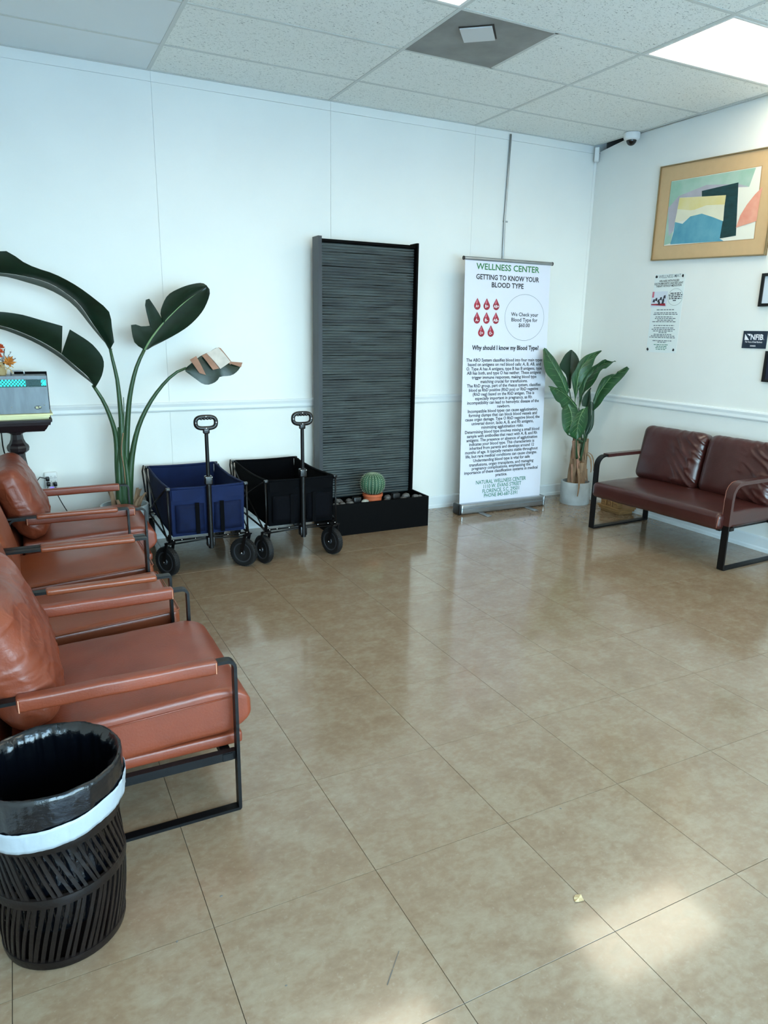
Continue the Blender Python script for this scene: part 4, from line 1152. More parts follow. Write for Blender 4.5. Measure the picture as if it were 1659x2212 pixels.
stem([(-4.045,-0.33,0.30)]+[(-4.027,-0.340,0.503),(-4.000,-0.340,0.684),(-3.950,-0.350,0.862),(-3.870,-0.360,1.014),(-3.779,-0.370,1.131),(-3.704,-0.380,1.197),(-3.638,-0.380,1.226)], 0.026, 0.008)
stem([(-4.065,-0.36,0.30)]+[(-4.056,-0.370,0.752),(-4.038,-0.370,0.927),(-4.032,-0.370,1.049)], 0.014, 0.002, 'shoot')
# sheathing leaf bases
for i, (a, b, c, w_) in enumerate(((-4.098, 0.30, 0.74, 0.028), (-4.045, 0.30, 0.70, 0.024), (-4.07, 0.30, 0.86, 0.022))):
    P = resample([(a, -0.345, b), (a+0.004, -0.352, (b+c)/2), (a+(0.02 if i == 0 else -0.006), -0.355, c)], 12)
    MB().tube(P, [w_*(1-0.75*(k/11)**2) for k in range(12)], 10).build('leaf_sheath', 'stalk', t, 180)
MB().tube(resample([(-4.052,-0.385,0.827),(-4.072,-0.387,0.711),(-4.063,-0.388,0.605),(-4.062,-0.388,0.500)], 8), 0.0035, 5).build('sheath_edge', 'dry', t, 180)
for i, (x, y, h, lean) in enumerate(((-4.135,-0.35,0.20,-0.02), (-4.125,-0.31,0.15,-0.03), (-4.005,-0.35,0.17,0.02), (-3.99,-0.33,0.13,0.06), (-4.02,-0.38,0.12,0.05), (-4.10,-0.39,0.11,-0.02), (-4.0,-0.30,0.15,0.04))):
    q = MB(); rows = []
    for j in range(6):
        z = 0.29+h*j/5; wv = 0.018*(1-0.5*j/5)
        rows.append([(x+lean*(j/5)**2+wv*(k/3*2-1), y-0.006*math.sin(PI*k/3)+0.004*noise.noise(Vector((k, j, i))), z+0.008*noise.noise(Vector((k*2, i, 3)))*(j/5)) for k in range(4)])
    q.grid(rows, 0.002).build('dry_husk', 'dry', t)
def blade(name, patches, material, under=None):
    q = MB()
    for a in patches:
        md, eg = a[0], a[1]
        if material == 'leaf_under':
            md = resample(md, 24); eg = [m_.lerp(e_, 0.55) for m_, e_ in zip(md, resample(eg, 24))]
        patch(q, md, eg, **(a[2] if len(a) > 2 else {}))
    return q.build(name, material, t, 60)
# leaf 1: long arching leaf reaching out of the frame to the left
b1 = blade('leaf_blade', [
  ([(-4.089,-0.360,1.335),(-4.126,-0.365,1.409),(-4.178,-0.370,1.496),(-4.235,-0.380,1.593),(-4.295,-0.400,1.651),(-4.390,-0.430,1.711),(-4.507,-0.460,1.742),(-4.643,-0.490,1.756),(-4.777,-0.520,1.740),(-4.930,-0.550,1.690)],
   [(-4.064,-0.390,1.386),(-4.074,-0.420,1.479),(-4.087,-0.450,1.564),(-4.163,-0.470,1.635),(-4.258,-0.480,1.706),(-4.364,-0.500,1.761),(-4.445,-0.510,1.786),(-4.513,-0.530,1.811),(-4.577,-0.550,1.854),(-4.631,-0.560,1.866),(-4.767,-0.570,1.813),(-4.926,-0.550,1.692)], dict(n=26, m_=6, bulge=0.012, bdir=(0,-1,0.3)))], 'leaf_dark')
blade('leaf_blade', [
  ([(-4.092,-0.359,1.332),(-4.129,-0.364,1.407),(-4.181,-0.369,1.493),(-4.238,-0.379,1.591),(-4.298,-0.399,1.649),(-4.392,-0.429,1.708),(-4.509,-0.459,1.739),(-4.644,-0.489,1.753),(-4.777,-0.519,1.738),(-4.931,-0.549,1.687)],
   [(-4.059,-0.300,1.347),(-4.107,-0.260,1.374),(-4.178,-0.220,1.457),(-4.244,-0.200,1.544),(-4.311,-0.200,1.614),(-4.410,-0.220,1.664),(-4.532,-0.260,1.700),(-4.648,-0.320,1.733),(-4.783,-0.420,1.722),(-4.928,-0.540,1.686)], dict(n=22, m_=5, bulge=0.008, bdir=(0,0,1)))], 'leaf_under')
# leaf 2: lower leaf, torn once
MIDB = 0
blade('leaf_blade', [
  ([(-4.200,-0.370,1.124),(-4.230,-0.375,1.178),(-4.290,-0.380,1.240),(-4.366,-0.390,1.316)], [(-4.190,-0.380,1.116),(-4.150,-0.410,1.193),(-4.139,-0.440,1.283),(-4.181,-0.450,1.357),(-4.229,-0.460,1.402),(-4.313,-0.460,1.459)], dict(n=16, m_=6, bulge=0.012, bdir=(0,-1,0.3))),
  ([(-4.366,-0.390,1.316),(-4.402,-0.400,1.344),(-4.479,-0.420,1.394),(-4.583,-0.440,1.445),(-4.673,-0.460,1.474),(-4.806,-0.480,1.499),(-4.978,-0.500,1.500)], [(-4.351,-0.460,1.477),(-4.392,-0.470,1.489),(-4.470,-0.480,1.511),(-4.562,-0.490,1.537),(-4.665,-0.500,1.549),(-4.799,-0.510,1.548),(-4.973,-0.500,1.503)], dict(n=16, m_=6, bulge=0.010, bdir=(0,-1,0.3)))], 'leaf_dark')
blade('leaf_blade', [
  ([(-4.200,-0.369,1.121),(-4.233,-0.374,1.175),(-4.293,-0.379,1.237),(-4.369,-0.389,1.314),(-4.482,-0.419,1.391),(-4.585,-0.439,1.442),(-4.673,-0.459,1.471),(-4.806,-0.479,1.496),(-4.978,-0.499,1.498)],
   [(-4.177,-0.310,1.105),(-4.219,-0.270,1.131),(-4.298,-0.240,1.193),(-4.383,-0.240,1.272),(-4.491,-0.270,1.350),(-4.596,-0.310,1.404),(-4.678,-0.360,1.440),(-4.811,-0.410,1.474),(-4.975,-0.490,1.495)], dict(n=20, m_=5, bulge=0.008, bdir=(0,0,1)))], 'leaf_under')
# leaf 3: upright leaf leaning right, left half torn twice
blade('leaf_blade', [
  ([(-3.885,-0.350,1.338),(-3.828,-0.345,1.423),(-3.736,-0.340,1.527),(-3.613,-0.335,1.638),(-3.472,-0.330,1.736)], [(-3.855,-0.330,1.349),(-3.759,-0.300,1.392),(-3.641,-0.280,1.454),(-3.562,-0.270,1.510),(-3.492,-0.270,1.585),(-3.452,-0.280,1.664),(-3.445,-0.300,1.716),(-3.469,-0.330,1.739)], dict(n=20, m_=6, bulge=0.010, bdir=(0,-1,0))),
  ([(-3.885,-0.350,1.338),(-3.834,-0.345,1.415)], [(-3.897,-0.360,1.347),(-3.946,-0.390,1.381),(-3.961,-0.410,1.439),(-3.960,-0.410,1.497),(-3.901,-0.390,1.482),(-3.837,-0.360,1.488)], dict(n=10, m_=4, bulge=0.006)),
  ([(-3.834,-0.345,1.415),(-3.760,-0.341,1.504)], [(-3.841,-0.360,1.480),(-3.872,-0.400,1.606),(-3.857,-0.410,1.653),(-3.840,-0.400,1.640),(-3.796,-0.380,1.575),(-3.760,-0.345,1.512)], dict(n=12, m_=4, bulge=0.004)),
  ([(-3.760,-0.341,1.504),(-3.690,-0.338,1.570),(-3.613,-0.335,1.638),(-3.472,-0.330,1.736)], [(-3.761,-0.350,1.515),(-3.779,-0.370,1.554),(-3.774,-0.390,1.598),(-3.732,-0.400,1.674),(-3.651,-0.400,1.721),(-3.574,-0.380,1.747),(-3.508,-0.350,1.757),(-3.472,-0.330,1.742)], dict(n=18, m_=6, bulge=0.012, bdir=(0,-1,0)))], 'leaf_dark')
MB().tube(resample([(-3.885,-0.356,1.338),(-3.829,-0.352,1.423),(-3.737,-0.347,1.527),(-3.615,-0.341,1.637),(-3.479,-0.334,1.733)], 14), [0.007*(1-k/16) for k in range(14)], 6).build('midrib', 'vein', t, 180)
# leaf 4: small leaf, green below, dried and folded above
blade('leaf_blade', [
  ([(-3.644,-0.380,1.223),(-3.604,-0.380,1.255),(-3.546,-0.380,1.299),(-3.483,-0.375,1.328),(-3.414,-0.370,1.352),(-3.341,-0.370,1.256),(-3.266,-0.370,1.250)], [(-3.644,-0.390,1.203),(-3.583,-0.410,1.154),(-3.548,-0.420,1.127),(-3.506,-0.420,1.120),(-3.452,-0.410,1.140),(-3.426,-0.400,1.168),(-3.352,-0.400,1.176),(-3.302,-0.390,1.205),(-3.270,-0.372,1.244)], dict(n=20, m_=6, bulge=0.01, bdir=(0,-1,0)))], 'leaf_dark')
blade('dried_fold', [([(-3.616,-0.400,1.279),(-3.574,-0.400,1.302)], [(-3.564,-0.425,1.195),(-3.523,-0.425,1.183)], dict(n=5, m_=5, bulge=0.008, bdir=(0,-1,0))),
  ([(-3.538,-0.400,1.305),(-3.508,-0.400,1.320)], [(-3.478,-0.430,1.215),(-3.435,-0.430,1.224)], dict(n=6, m_=5, bulge=0.01, bdir=(0,-1,0))),
  ([(-3.430,-0.395,1.358),(-3.412,-0.395,1.352)], [(-3.356,-0.400,1.246),(-3.340,-0.400,1.257)], dict(n=4, m_=6, bulge=-0.004)),
  ([(-3.347,-0.395,1.266),(-3.267,-0.385,1.259)], [(-3.349,-0.400,1.252),(-3.279,-0.390,1.229)], dict(n=6, m_=2, bulge=0.002))], 'dry_leaf')
blade('dried_fold', [([(-3.508,-0.402,1.320),(-3.431,-0.400,1.358)], [(-3.430,-0.435,1.221),(-3.360,-0.430,1.265)], dict(n=6, m_=6, bulge=0.012, bdir=(0,-1,0)))], 'dry_pale')

# ================================================================ FAUX BANANA PLANT IN THE CORNER
pc = Vector((-0.23, -0.33, 0))
t = thing('artificial_banana_plant', 'leafy artificial banana plant in a pale round pot in the corner', 'plant', pc)
MB().lathe([(0.0,0.0),(0.126,0.0),(0.130,0.006),(0.131,0.196),(0.129,0.200),(0.117,0.200),(0.115,0.165),(0.0,0.162)], pc, 40, cap=False).build('pot', 'concrete', t, 40)
MB().lathe([(0.115,0.0),(0.06,0.01),(0.0,0.012)], pc+Vector((0,0,0.163)), 24, cap=False).build('soil', 'soil', t, 60)
trunks = [((-0.297,-0.345), (-0.283,-0.355), 0.60, 0.040), ((-0.185,-0.34), (-0.185,-0.345), 0.58, 0.042), ((-0.248,-0.40), (-0.25,-0.40), 0.38, 0.034), ((-0.24,-0.31), (-0.235,-0.32), 0.56, 0.04)]
for i, (a, b, h, r_) in enumerate(trunks):
    vs = []; fs = []; n1, n2 = 14, 16
    for j in range(n1+1):
        f_ = j/n1; z = 0.165+(h-0.165)*f_
        for k in range(n2):
            an = 2*PI*k/n2
            rr = r_*(1-0.12*f_)*(1+0.22*noise.noise(Vector((math.cos(an)*1.5, math.sin(an)*1.5, z*9+i*4)))) + 0.004*math.sin(an*5+i)
            vs.append((a[0]+(b[0]-a[0])*f_+rr*math.cos(an), a[1]+(b[1]-a[1])*f_+rr*math.sin(an), z+0.012*noise.noise(Vector((an, i, 2)))*f_))
    for j in range(n1):
        for k in range(n2): fs.append((j*n2+k, j*n2+(k+1)%n2, (j+1)*n2+(k+1)%n2, (j+1)*n2+k))
    fs.append(tuple(range(n1*n2, (n1+1)*n2)))
    MB().add(vs, fs).build('trunk', 'dry', t, 60)
def strip(pts, w_, m_='dry', name='husk_strip'):
    P = resample(pts, 10); rows = []
    for i, p in enumerate(P):
        ww = w_*(1-0.6*i/9); rows.append([p+Vector((-ww, ww*0.3, 0)), p+Vector((0, -ww*0.5, 0)), p+Vector((ww, -ww*0.3, 0))])
    MB().grid(rows, 0.0018).build(name, m_, t, 60)
strip([(-0.31,-0.395,0.34), (-0.335,-0.40,0.42), (-0.375,-0.41,0.53)], 0.008)
strip([(-0.29,-0.41,0.33), (-0.305,-0.445,0.26), (-0.318,-0.468,0.18), (-0.33,-0.472,0.095)], 0.011)
strip([(-0.20,-0.385,0.46), (-0.165,-0.41,0.42), (-0.155,-0.425,0.34), (-0.16,-0.43,0.29)], 0.010)
strip([(-0.19,-0.36,0.47), (-0.14,-0.40,0.44), (-0.125,-0.42,0.36), (-0.125,-0.425,0.30)], 0.007)
strip([(-0.26,-0.43,0.30), (-0.25,-0.44,0.26), (-0.245,-0.44,0.19)], 0.016)
strip([(-0.235,-0.435,0.36), (-0.228,-0.437,0.28), (-0.235,-0.435,0.2)], 0.012)
_rs = random.Random(11)
for k in range(16):
    tx_, ty_, th_, tr_ = ((-0.292,-0.35,0.58,0.043), (-0.186,-0.342,0.56,0.045), (-0.249,-0.40,0.37,0.037))[k % 3]
    an = _rs.uniform(-2.9, -0.3); z0_ = _rs.uniform(0.26, th_); L_ = _rs.uniform(0.07, 0.16); fl = _rs.uniform(0.0, 0.018)
    rr = [tr_+0.001, tr_+0.005, tr_+0.004+fl]
    strip([(tx_+r_*math.cos(an+0.15*i), ty_+r_*math.sin(an+0.15*i), max(0.17, z0_-L_*i/2)) for i, r_ in enumerate(rr)], _rs.uniform(0.006, 0.013), 'dry' if k % 3 else 'dry_leaf')
def leaf(mid, ea, eb, m_='leaf_green', vein=True, bulge=0.010, cross=True):
    q = MB()
    patch(q, mid, ea, n=16, m_=5, bulge=bulge, bdir=(-0.6,-0.8,0.1)); patch(q, mid, eb, n=16, m_=5, bulge=bulge, bdir=(-0.6,-0.8,0.1))
    o = q.build('leaf', m_, t, 60)
    if vein:
        P = resample(mid, 14); off = Vector((-0.004, -0.005, 0.001))
        vn = MB().tube([p+off for p in P], [0.0036*(1-k/17) for k in range(14)], 6)
        A, B = resample(ea, 16), resample(eb, 16); Mm = resample(mid, 16)
        if cross:
            for i in range(2, 14, 2):
                for E in (A, B):
                    j = min(15, i+2); d = E[j]-Mm[i]
                    vn.tube([Mm[i]+off, Mm[i]+d*0.4+off*2.6, Mm[i]+d*0.75+off*2.2], [0.0014, 0.0012, 0.0006], 4)
        vn.build('leaf_vein', 'vein', o, 180)
    return o
# back to front
leaf([(-0.315,-0.240,1.006),(-0.304,-0.220,1.126),(-0.292,-0.200,1.240),(-0.278,-0.180,1.341)], [(-0.337,-0.240,1.022),(-0.367,-0.240,1.128),(-0.447,-0.240,1.199),(-0.423,-0.230,1.247),(-0.366,-0.210,1.306),(-0.288,-0.180,1.340)], [(-0.297,-0.240,1.021),(-0.292,-0.240,1.127),(-0.247,-0.240,1.172),(-0.216,-0.230,1.241),(-0.232,-0.200,1.305),(-0.268,-0.180,1.340)], 'leaf_deep', False)
leaf([(-0.185,-0.330,0.853),(-0.149,-0.310,0.927),(-0.129,-0.300,1.020)], [(-0.234,-0.330,0.865),(-0.236,-0.320,0.910),(-0.182,-0.310,0.983),(-0.130,-0.300,1.021)], [(-0.168,-0.340,0.853),(-0.137,-0.330,0.908),(-0.138,-0.320,0.983),(-0.128,-0.300,1.021)], 'leaf_deep', False)
leaf([(-0.445,-0.370,0.977),(-0.482,-0.370,1.040),(-0.520,-0.360,1.113),(-0.575,-0.340,1.200),(-0.628,-0.320,1.281),(-0.675,-0.300,1.362)], [(-0.472,-0.370,0.990),(-0.567,-0.380,1.037),(-0.636,-0.380,1.102),(-0.695,-0.370,1.160),(-0.706,-0.340,1.249),(-0.686,-0.300,1.347)], [(-0.435,-0.370,1.019),(-0.468,-0.360,1.112),(-0.488,-0.350,1.141),(-0.529,-0.330,1.218),(-0.577,-0.310,1.288),(-0.639,-0.300,1.340)])
leaf([(-0.220,-0.276,0.843),(-0.200,-0.286,0.977),(-0.180,-0.295,1.081),(-0.150,-0.321,1.138),(-0.120,-0.374,1.208),(-0.100,-0.446,1.243),(-0.070,-0.516,1.258)], [(-0.210,-0.267,0.981),(-0.200,-0.231,1.064),(-0.170,-0.285,1.136),(-0.140,-0.303,1.194),(-0.120,-0.350,1.226),(-0.110,-0.420,1.271),(-0.100,-0.452,1.255)], [(-0.210,-0.290,0.972),(-0.200,-0.375,1.029),(-0.180,-0.416,1.097),(-0.160,-0.435,1.167),(-0.140,-0.446,1.192),(-0.120,-0.466,1.198),(-0.080,-0.503,1.253)])
leaf([(-0.363,-0.380,0.904),(-0.374,-0.400,1.040),(-0.375,-0.410,1.139),(-0.359,-0.420,1.207),(-0.289,-0.420,1.272),(-0.160,-0.420,1.343)], [(-0.419,-0.400,1.033),(-0.443,-0.400,1.129),(-0.413,-0.410,1.193),(-0.381,-0.410,1.253),(-0.325,-0.420,1.304),(-0.231,-0.420,1.331),(-0.164,-0.420,1.345)], [(-0.370,-0.410,1.036),(-0.343,-0.430,1.096),(-0.296,-0.440,1.174),(-0.259,-0.440,1.217),(-0.226,-0.430,1.280),(-0.180,-0.420,1.318),(-0.156,-0.420,1.338)])
leaf([(-0.200,-0.439,0.854),(-0.170,-0.443,0.969),(-0.150,-0.482,1.049),(-0.120,-0.524,1.123),(-0.090,-0.569,1.169),(-0.050,-0.642,1.211)], [(-0.200,-0.424,0.923),(-0.190,-0.439,1.004),(-0.170,-0.457,1.080),(-0.150,-0.473,1.120),(-0.120,-0.534,1.155),(-0.100,-0.573,1.161),(-0.080,-0.589,1.190),(-0.050,-0.631,1.221)], [(-0.210,-0.453,0.837),(-0.200,-0.513,0.897),(-0.170,-0.529,0.959),(-0.140,-0.553,1.008),(-0.120,-0.580,1.058),(-0.090,-0.610,1.109),(-0.070,-0.637,1.154),(-0.050,-0.657,1.203)])
leaf([(-0.200,-0.411,0.912),(-0.220,-0.438,0.820),(-0.240,-0.457,0.721),(-0.260,-0.441,0.618)], [(-0.200,-0.390,0.910),(-0.220,-0.392,0.840),(-0.240,-0.415,0.742),(-0.260,-0.424,0.667),(-0.270,-0.441,0.622)], [(-0.180,-0.409,0.876),(-0.190,-0.433,0.823),(-0.210,-0.461,0.721),(-0.240,-0.466,0.662),(-0.260,-0.445,0.619)], 'leaf_deep', False)
leaf([(-0.377,-0.420,0.871),(-0.476,-0.440,0.945),(-0.560,-0.450,0.997),(-0.647,-0.460,1.033),(-0.740,-0.470,1.058)], [(-0.403,-0.420,0.904),(-0.478,-0.440,0.960),(-0.521,-0.450,0.988),(-0.555,-0.450,1.014),(-0.611,-0.460,1.043),(-0.679,-0.460,1.048),(-0.743,-0.470,1.060)], [(-0.455,-0.440,0.863),(-0.569,-0.460,0.874),(-0.606,-0.470,0.915),(-0.652,-0.470,0.940),(-0.694,-0.470,0.994),(-0.723,-0.470,1.033)])
leaf([(-0.506,-0.450,0.903),(-0.485,-0.470,0.852),(-0.480,-0.490,0.785),(-0.499,-0.500,0.723),(-0.524,-0.500,0.656)], [(-0.522,-0.450,0.901),(-0.577,-0.470,0.868),(-0.586,-0.480,0.813),(-0.581,-0.490,0.740),(-0.566,-0.500,0.692),(-0.525,-0.500,0.655)], [(-0.487,-0.450,0.904),(-0.436,-0.460,0.884),(-0.403,-0.470,0.849),(-0.439,-0.490,0.784),(-0.478,-0.500,0.707),(-0.521,-0.500,0.655)])
leaf([(-0.324,-0.460,0.861),(-0.365,-0.480,0.834),(-0.407,-0.500,0.784),(-0.430,-0.510,0.711),(-0.431,-0.510,0.617)], [(-0.375,-0.460,0.847),(-0.435,-0.480,0.829),(-0.479,-0.500,0.772),(-0.518,-0.510,0.696),(-0.498,-0.510,0.645),(-0.442,-0.510,0.616)], [(-0.286,-0.460,0.874),(-0.305,-0.480,0.827),(-0.306,-0.490,0.778),(-0.325,-0.500,0.720),(-0.365,-0.510,0.653),(-0.423,-0.510,0.615)])
for a, b, c in (((-0.265,-0.37,0.42), (-0.262,-0.38,0.60), [(-0.367,-0.385,0.904)][0]), ((-0.25,-0.38,0.40), (-0.24,-0.37,0.56), [(-0.220,-0.276,0.843)][0]),
                ((-0.21,-0.36,0.45), (-0.20,-0.38,0.6), [(-0.200,-0.439,0.854)][0]), ((-0.29,-0.36,0.44), (-0.30,-0.36,0.64), [(-0.445,-0.370,0.977)][0]),
                ((-0.27,-0.35,0.42), (-0.275,-0.34,0.62), [(-0.315,-0.240,1.006)][0]), ((-0.27,-0.40,0.40), (-0.27,-0.43,0.62), [(-0.377,-0.420,0.871)][0]),
                ((-0.344,-0.440,0.430), (-0.390,-0.475,0.528), [(-0.429,-0.508,0.616)][0]), ((-0.29,-0.37,0.56), (-0.29,-0.43,0.57), [(-0.524,-0.500,0.656)][0]), ((-0.205,-0.36,0.55), (-0.21,-0.375,0.57), [(-0.260,-0.441,0.618)][0])):
    MB().tube(resample([a, b, c], 10), [0.011-0.0007*k for k in range(10)], 8).build('stalk', 'stalk', t, 180)

# ================================================================ RIGHT WALL: picture, poster, sign, frames
WO, WS, WT = (0, 0, 0), Vector((0, -1, 0)), Vector((0, 0, 1))       # s = -y, t = z, normal = -x
def wpt(a, b, off): return Vector((-off, -a, b))
def wquad(poly, n0, n1): return MB().prism(poly, WO, WS, WT, n0, n1)
def flat(poly, off): return MB().add([wpt(a, b, off) for a, b in poly], [tuple(range(len(poly)))])
def bar_frame(q, rect, w_, n0, n1):
    (a0, b0), (a1, b0_), (a1_, b1), (a0_, b1_) = rect
    P = [Vector(p) for p in rect]; c = sum(P, Vector((0,0)))/4; 
    I = []
    for i in range(4):
        p = P[i]; u_ = (P[i-1]-p).normalized(); v_ = (P[(i+1)%4]-p).normalized(); I.append(p+(u_+v_)*w_)
    for i in range(4):
        j = (i+1) % 4; q.prism([tuple(P[i]), tuple(P[j]), tuple(I[j]), tuple(I[i])], WO, WS, WT, n0, n1)
    return [tuple(p) for p in I]
# -- framed abstract watercolour
TL, TR, BR, BL = (0.7420,2.7400), (1.745, 2.700), (1.7400,2.0170), (0.7390,2.0520)
t = thing('framed_picture', 'abstract watercolour of overlapping shapes in a wide tan mat, thin frame', 'picture', (-0.02, -1.24, 2.05))
q = MB(); inner = bar_frame(q, [BL, BR, TR, TL], 0.008, 0.004, 0.026); q.build('frame', 'gold_edge', t)
wquad([BL, BR, TR, TL], 0.002, 0.016).build('mat_board', 'mat_board', t)
iTL, iBL, iBR, iTR = (0.8530,2.6220), (0.8450,2.1520), (1.6390,2.1290), (1.625, 2.595)
flat([iBL, iBR, iTR, iTL], 0.0165).build('mat_bevel', 'mat_edge', t)
def shr(p, k): 
    c = Vector(((iTL[0]+iBR[0])/2, (iTL[1]+iBR[1])/2)); v_ = Vector(p)-c; return tuple(c+v_*k)
art = flat([shr(p, 0.985) for p in (iBL, iBR, iTR, iTL)], 0.0169).build('artwork', 'art_cream', t)
def Z8(*pts): return pts
lay = [('green_wash', 'art_green', [(0.8590,2.6160), (1.5780,2.5900), (1.5440,2.4750), (1.4600,2.4850), (1.1530,2.5070), (1.1550,2.4690), (0.9540,2.4890), (0.9150,2.1680), (0.8530,2.1600)]),
 ('lilac_wash', 'art_lilac', [(0.8550,2.4290), (0.9450,2.5020), (1.1880,2.5420), (1.4600,2.5060), (1.5440,2.4750), (1.4600,2.4850), (1.1530,2.5070), (1.1550,2.4690), (0.9540,2.4890), (0.9290,2.2540), (0.8890,2.2240)]),
 ('teal_shape', 'art_teal', [(1.1530,2.5070), (1.4550,2.5170), (1.4900,2.1660), (1.3590,2.1600), (1.3660,2.4460), (1.1580,2.4650)]),
 ('yellow_square', 'art_yellow', [(0.9560,2.4870), (1.3660,2.4480), (1.3650,2.3780), (0.9450,2.3880)]),
 ('yellow_square', 'art_pale', [(0.9470,2.4100), (1.0900,2.3820), (1.2100,2.4020), (1.3640,2.3870), (1.3700,2.2760), (1.0980,2.3330), (0.9340,2.3130)]),
 ('blue_wash', 'art_blue', [(0.9370,2.3190), (1.0100,2.2980), (1.0750,2.3420), (1.1770,2.3490), (1.2830,2.3110), (1.3660,2.2760), (1.3590,2.1590), (1.3950,2.1400), (0.9140,2.1610), (0.9340,2.2530)]),
 ('coral_fan', 'art_coral', [(1.6490,2.4590), (1.6410,2.3910), (1.6380,2.2450), (1.4820,2.2190), (1.5040,2.2960), (1.5450,2.3600), (1.5990,2.4200)])]
for k, (nm, mt_, poly) in enumerate(lay): flat(poly, 0.0172+0.0003*k).build(nm, mt_, art)
# -- wellness mat poster
t = thing('wall_poster', 'narrow pale wellness mat poster pinned below the picture', 'poster', (-0.001, -0.93, 1.346))
pTL, pTR, pBR, pBL = (0.7820,1.9480), (1.0810,1.9390), (1.0720,1.3460), (0.7710,1.3460)
wquad([pBL, pBR, pTR, pTL], 0.0006, 0.0016).build('sheet', 'paper', t)
K = 0.16214
def lw(q, body, a, b, size, bold=0.0, off=0.0022): lettering(q, body, a, b, size, WO, WS, WT, off, bold)
q = MB(); lw(q, 'WELLNESS MAT', (0.8210,1.9170), (1.0370,1.9140), 0.034, 0.005); stuff(q.build('title', 'ink_grey', t, recalc=False))
q = MB()
lw(q, 'WELLNESS WITH PULSED', (0.8300,1.8870), (1.0260,1.8850), 0.021, 0.02)
lw(q, 'ELECTROMAGNETIC AND RED LIGHT', (0.7860,1.8690), (1.0660,1.8650), 0.021, 0.02)
lw(q, 'THERAPY WITHOUT MEDICATION', (0.8030,1.8510), (1.0530,1.8460), 0.021, 0.02)
stuff(q.build('subtitle', 'ink_black', t, recalc=False))
def dashes(q, a, b, h, seed, off=0.0022):
    """a line of print too small to read: word-length strokes"""
    rnd = random.Random(seed); A, B = Vector(a), Vector(b); L = (B-A).length; d = (B-A)/L; x = 0
    while x < L:
        w_ = min(rnd.uniform(0.012, 0.034), L-x)
        if w_ > 0.004:
            p0 = A+d*x; p1 = A+d*(x+w_)
            q.add([wpt(p0.x, p0.y, off), wpt(p1.x, p1.y, off), wpt(p1.x, p1.y+h, off), wpt(p0.x, p0.y+h, off)], [(0,1,2,3)])
        x += w_+0.006
small = [((0.8350,1.6720), (1.0110,1.6710)), ((0.8150,1.6490), (1.0360,1.6480)), ((0.8070,1.6370), (1.0470,1.6360)), ((0.8310,1.6180), (1.0000,1.6170)), ((0.8260,1.6060), (1.0310,1.6050)), ((0.8510,1.5930), (1.0090,1.5920)),
         ((0.8030,1.5810), (1.0370,1.5800)), ((0.8190,1.5510), (1.0260,1.5510)), ((0.8270,1.5340), (1.0220,1.5330)), ((0.8040,1.5220), (1.0370,1.5210)), ((0.8200,1.5090), (1.0160,1.5090)), ((0.8790,1.4980), (0.9590,1.4970)),
         ((0.8310,1.4830), (1.0110,1.4820)), ((0.8040,1.4720), (1.0400,1.4700)), ((0.7890,1.4610), (1.0550,1.4580)), ((0.8260,1.4340), (1.0160,1.4340)), ((0.8780,1.4230), (0.9650,1.4220))]
q = MB()
for i, (a, b) in enumerate(small): dashes(q, a, b, 0.0065, i)
stuff(q.build('small_print', 'ink_grey', t, recalc=False))
q = MB()
for i, (a, b) in enumerate([((0.8430,1.4030), (0.9930,1.4040)), ((0.8710,1.3910), (0.9830,1.3910)), ((0.8630,1.3800), (0.9760,1.3790)), ((0.8690,1.3680), (0.9730,1.3670))]): dashes(q, a, b, 0.005, 40+i)
stuff(q.build('address_print', 'ink_teal', t, recalc=False))
ph = flat([(0.7670,1.6960), (0.9270,1.6980), (0.9280,1.8150), (0.7700,1.8160)], 0.0021).build('photo', 'photo_paper', t, recalc=False)
q = MB(); 
q.add([wpt(*p, 0.0024) for p in [(0.7710,1.7210), (0.9120,1.7250), (0.9190,1.7040), (0.7720,1.7120)]], [(0,1,2,3)])
q.build('red_mat', 'drop', ph, recalc=False)
q = MB(); rnd = random.Random(3)
for (u_, v_) in [(0.7960,1.7460), (0.8190,1.7560), (0.8440,1.7440), (0.8650,1.7610), (0.8900,1.7500), (0.9000,1.7740), (0.8880,1.7330), (0.8510,1.7260)]:
    s_ = 0.013; q.add([wpt(u_-s_, v_-s_*0.8, 0.0026), wpt(u_+s_*0.9, v_-s_, 0.0026), wpt(u_+s_*0.7, v_+s_, 0.0026), wpt(u_-s_*0.5, v_+s_*0.7, 0.0026)], [(0,1,2,3)])
stuff(q.build('figure_shapes', 'dark_print', ph, recalc=False))
flat([(0.7740,1.7710), (0.7930,1.7710), (0.7940,1.8150), (0.7750,1.8150)], 0.0024).build('photo_label', 'drop_light', ph, recalc=False)
cA = (1.0050,1.7690); vs = []; fs = []
for k in range(48):
    an = 2*PI*k/48
    for r_ in (0.0715, 0.0735): vs.append(wpt(cA[0]+r_*0.98*math.cos(an), cA[1]+r_*0.98*math.sin(an)*0.88, 0.0022))
for k in range(48): fs.append((2*k, 2*k+1, (2*k+3) % 96, (2*k+2) % 96))
MB().add(vs, fs).build('circle_outline', 'ink_grey', t, recalc=False)
q = MB()
for i in range(5): 
    w_ = (0.05, 0.065, 0.062, 0.06, 0.02)[i]; dashes(q, (cA[0]-w_, cA[1]+0.025-0.0135*i), (cA[0]+w_, cA[1]+0.025-0.0135*i), 0.007, 70+i)
stuff(q.build('offer_print', 'ink_black', t, recalc=False))
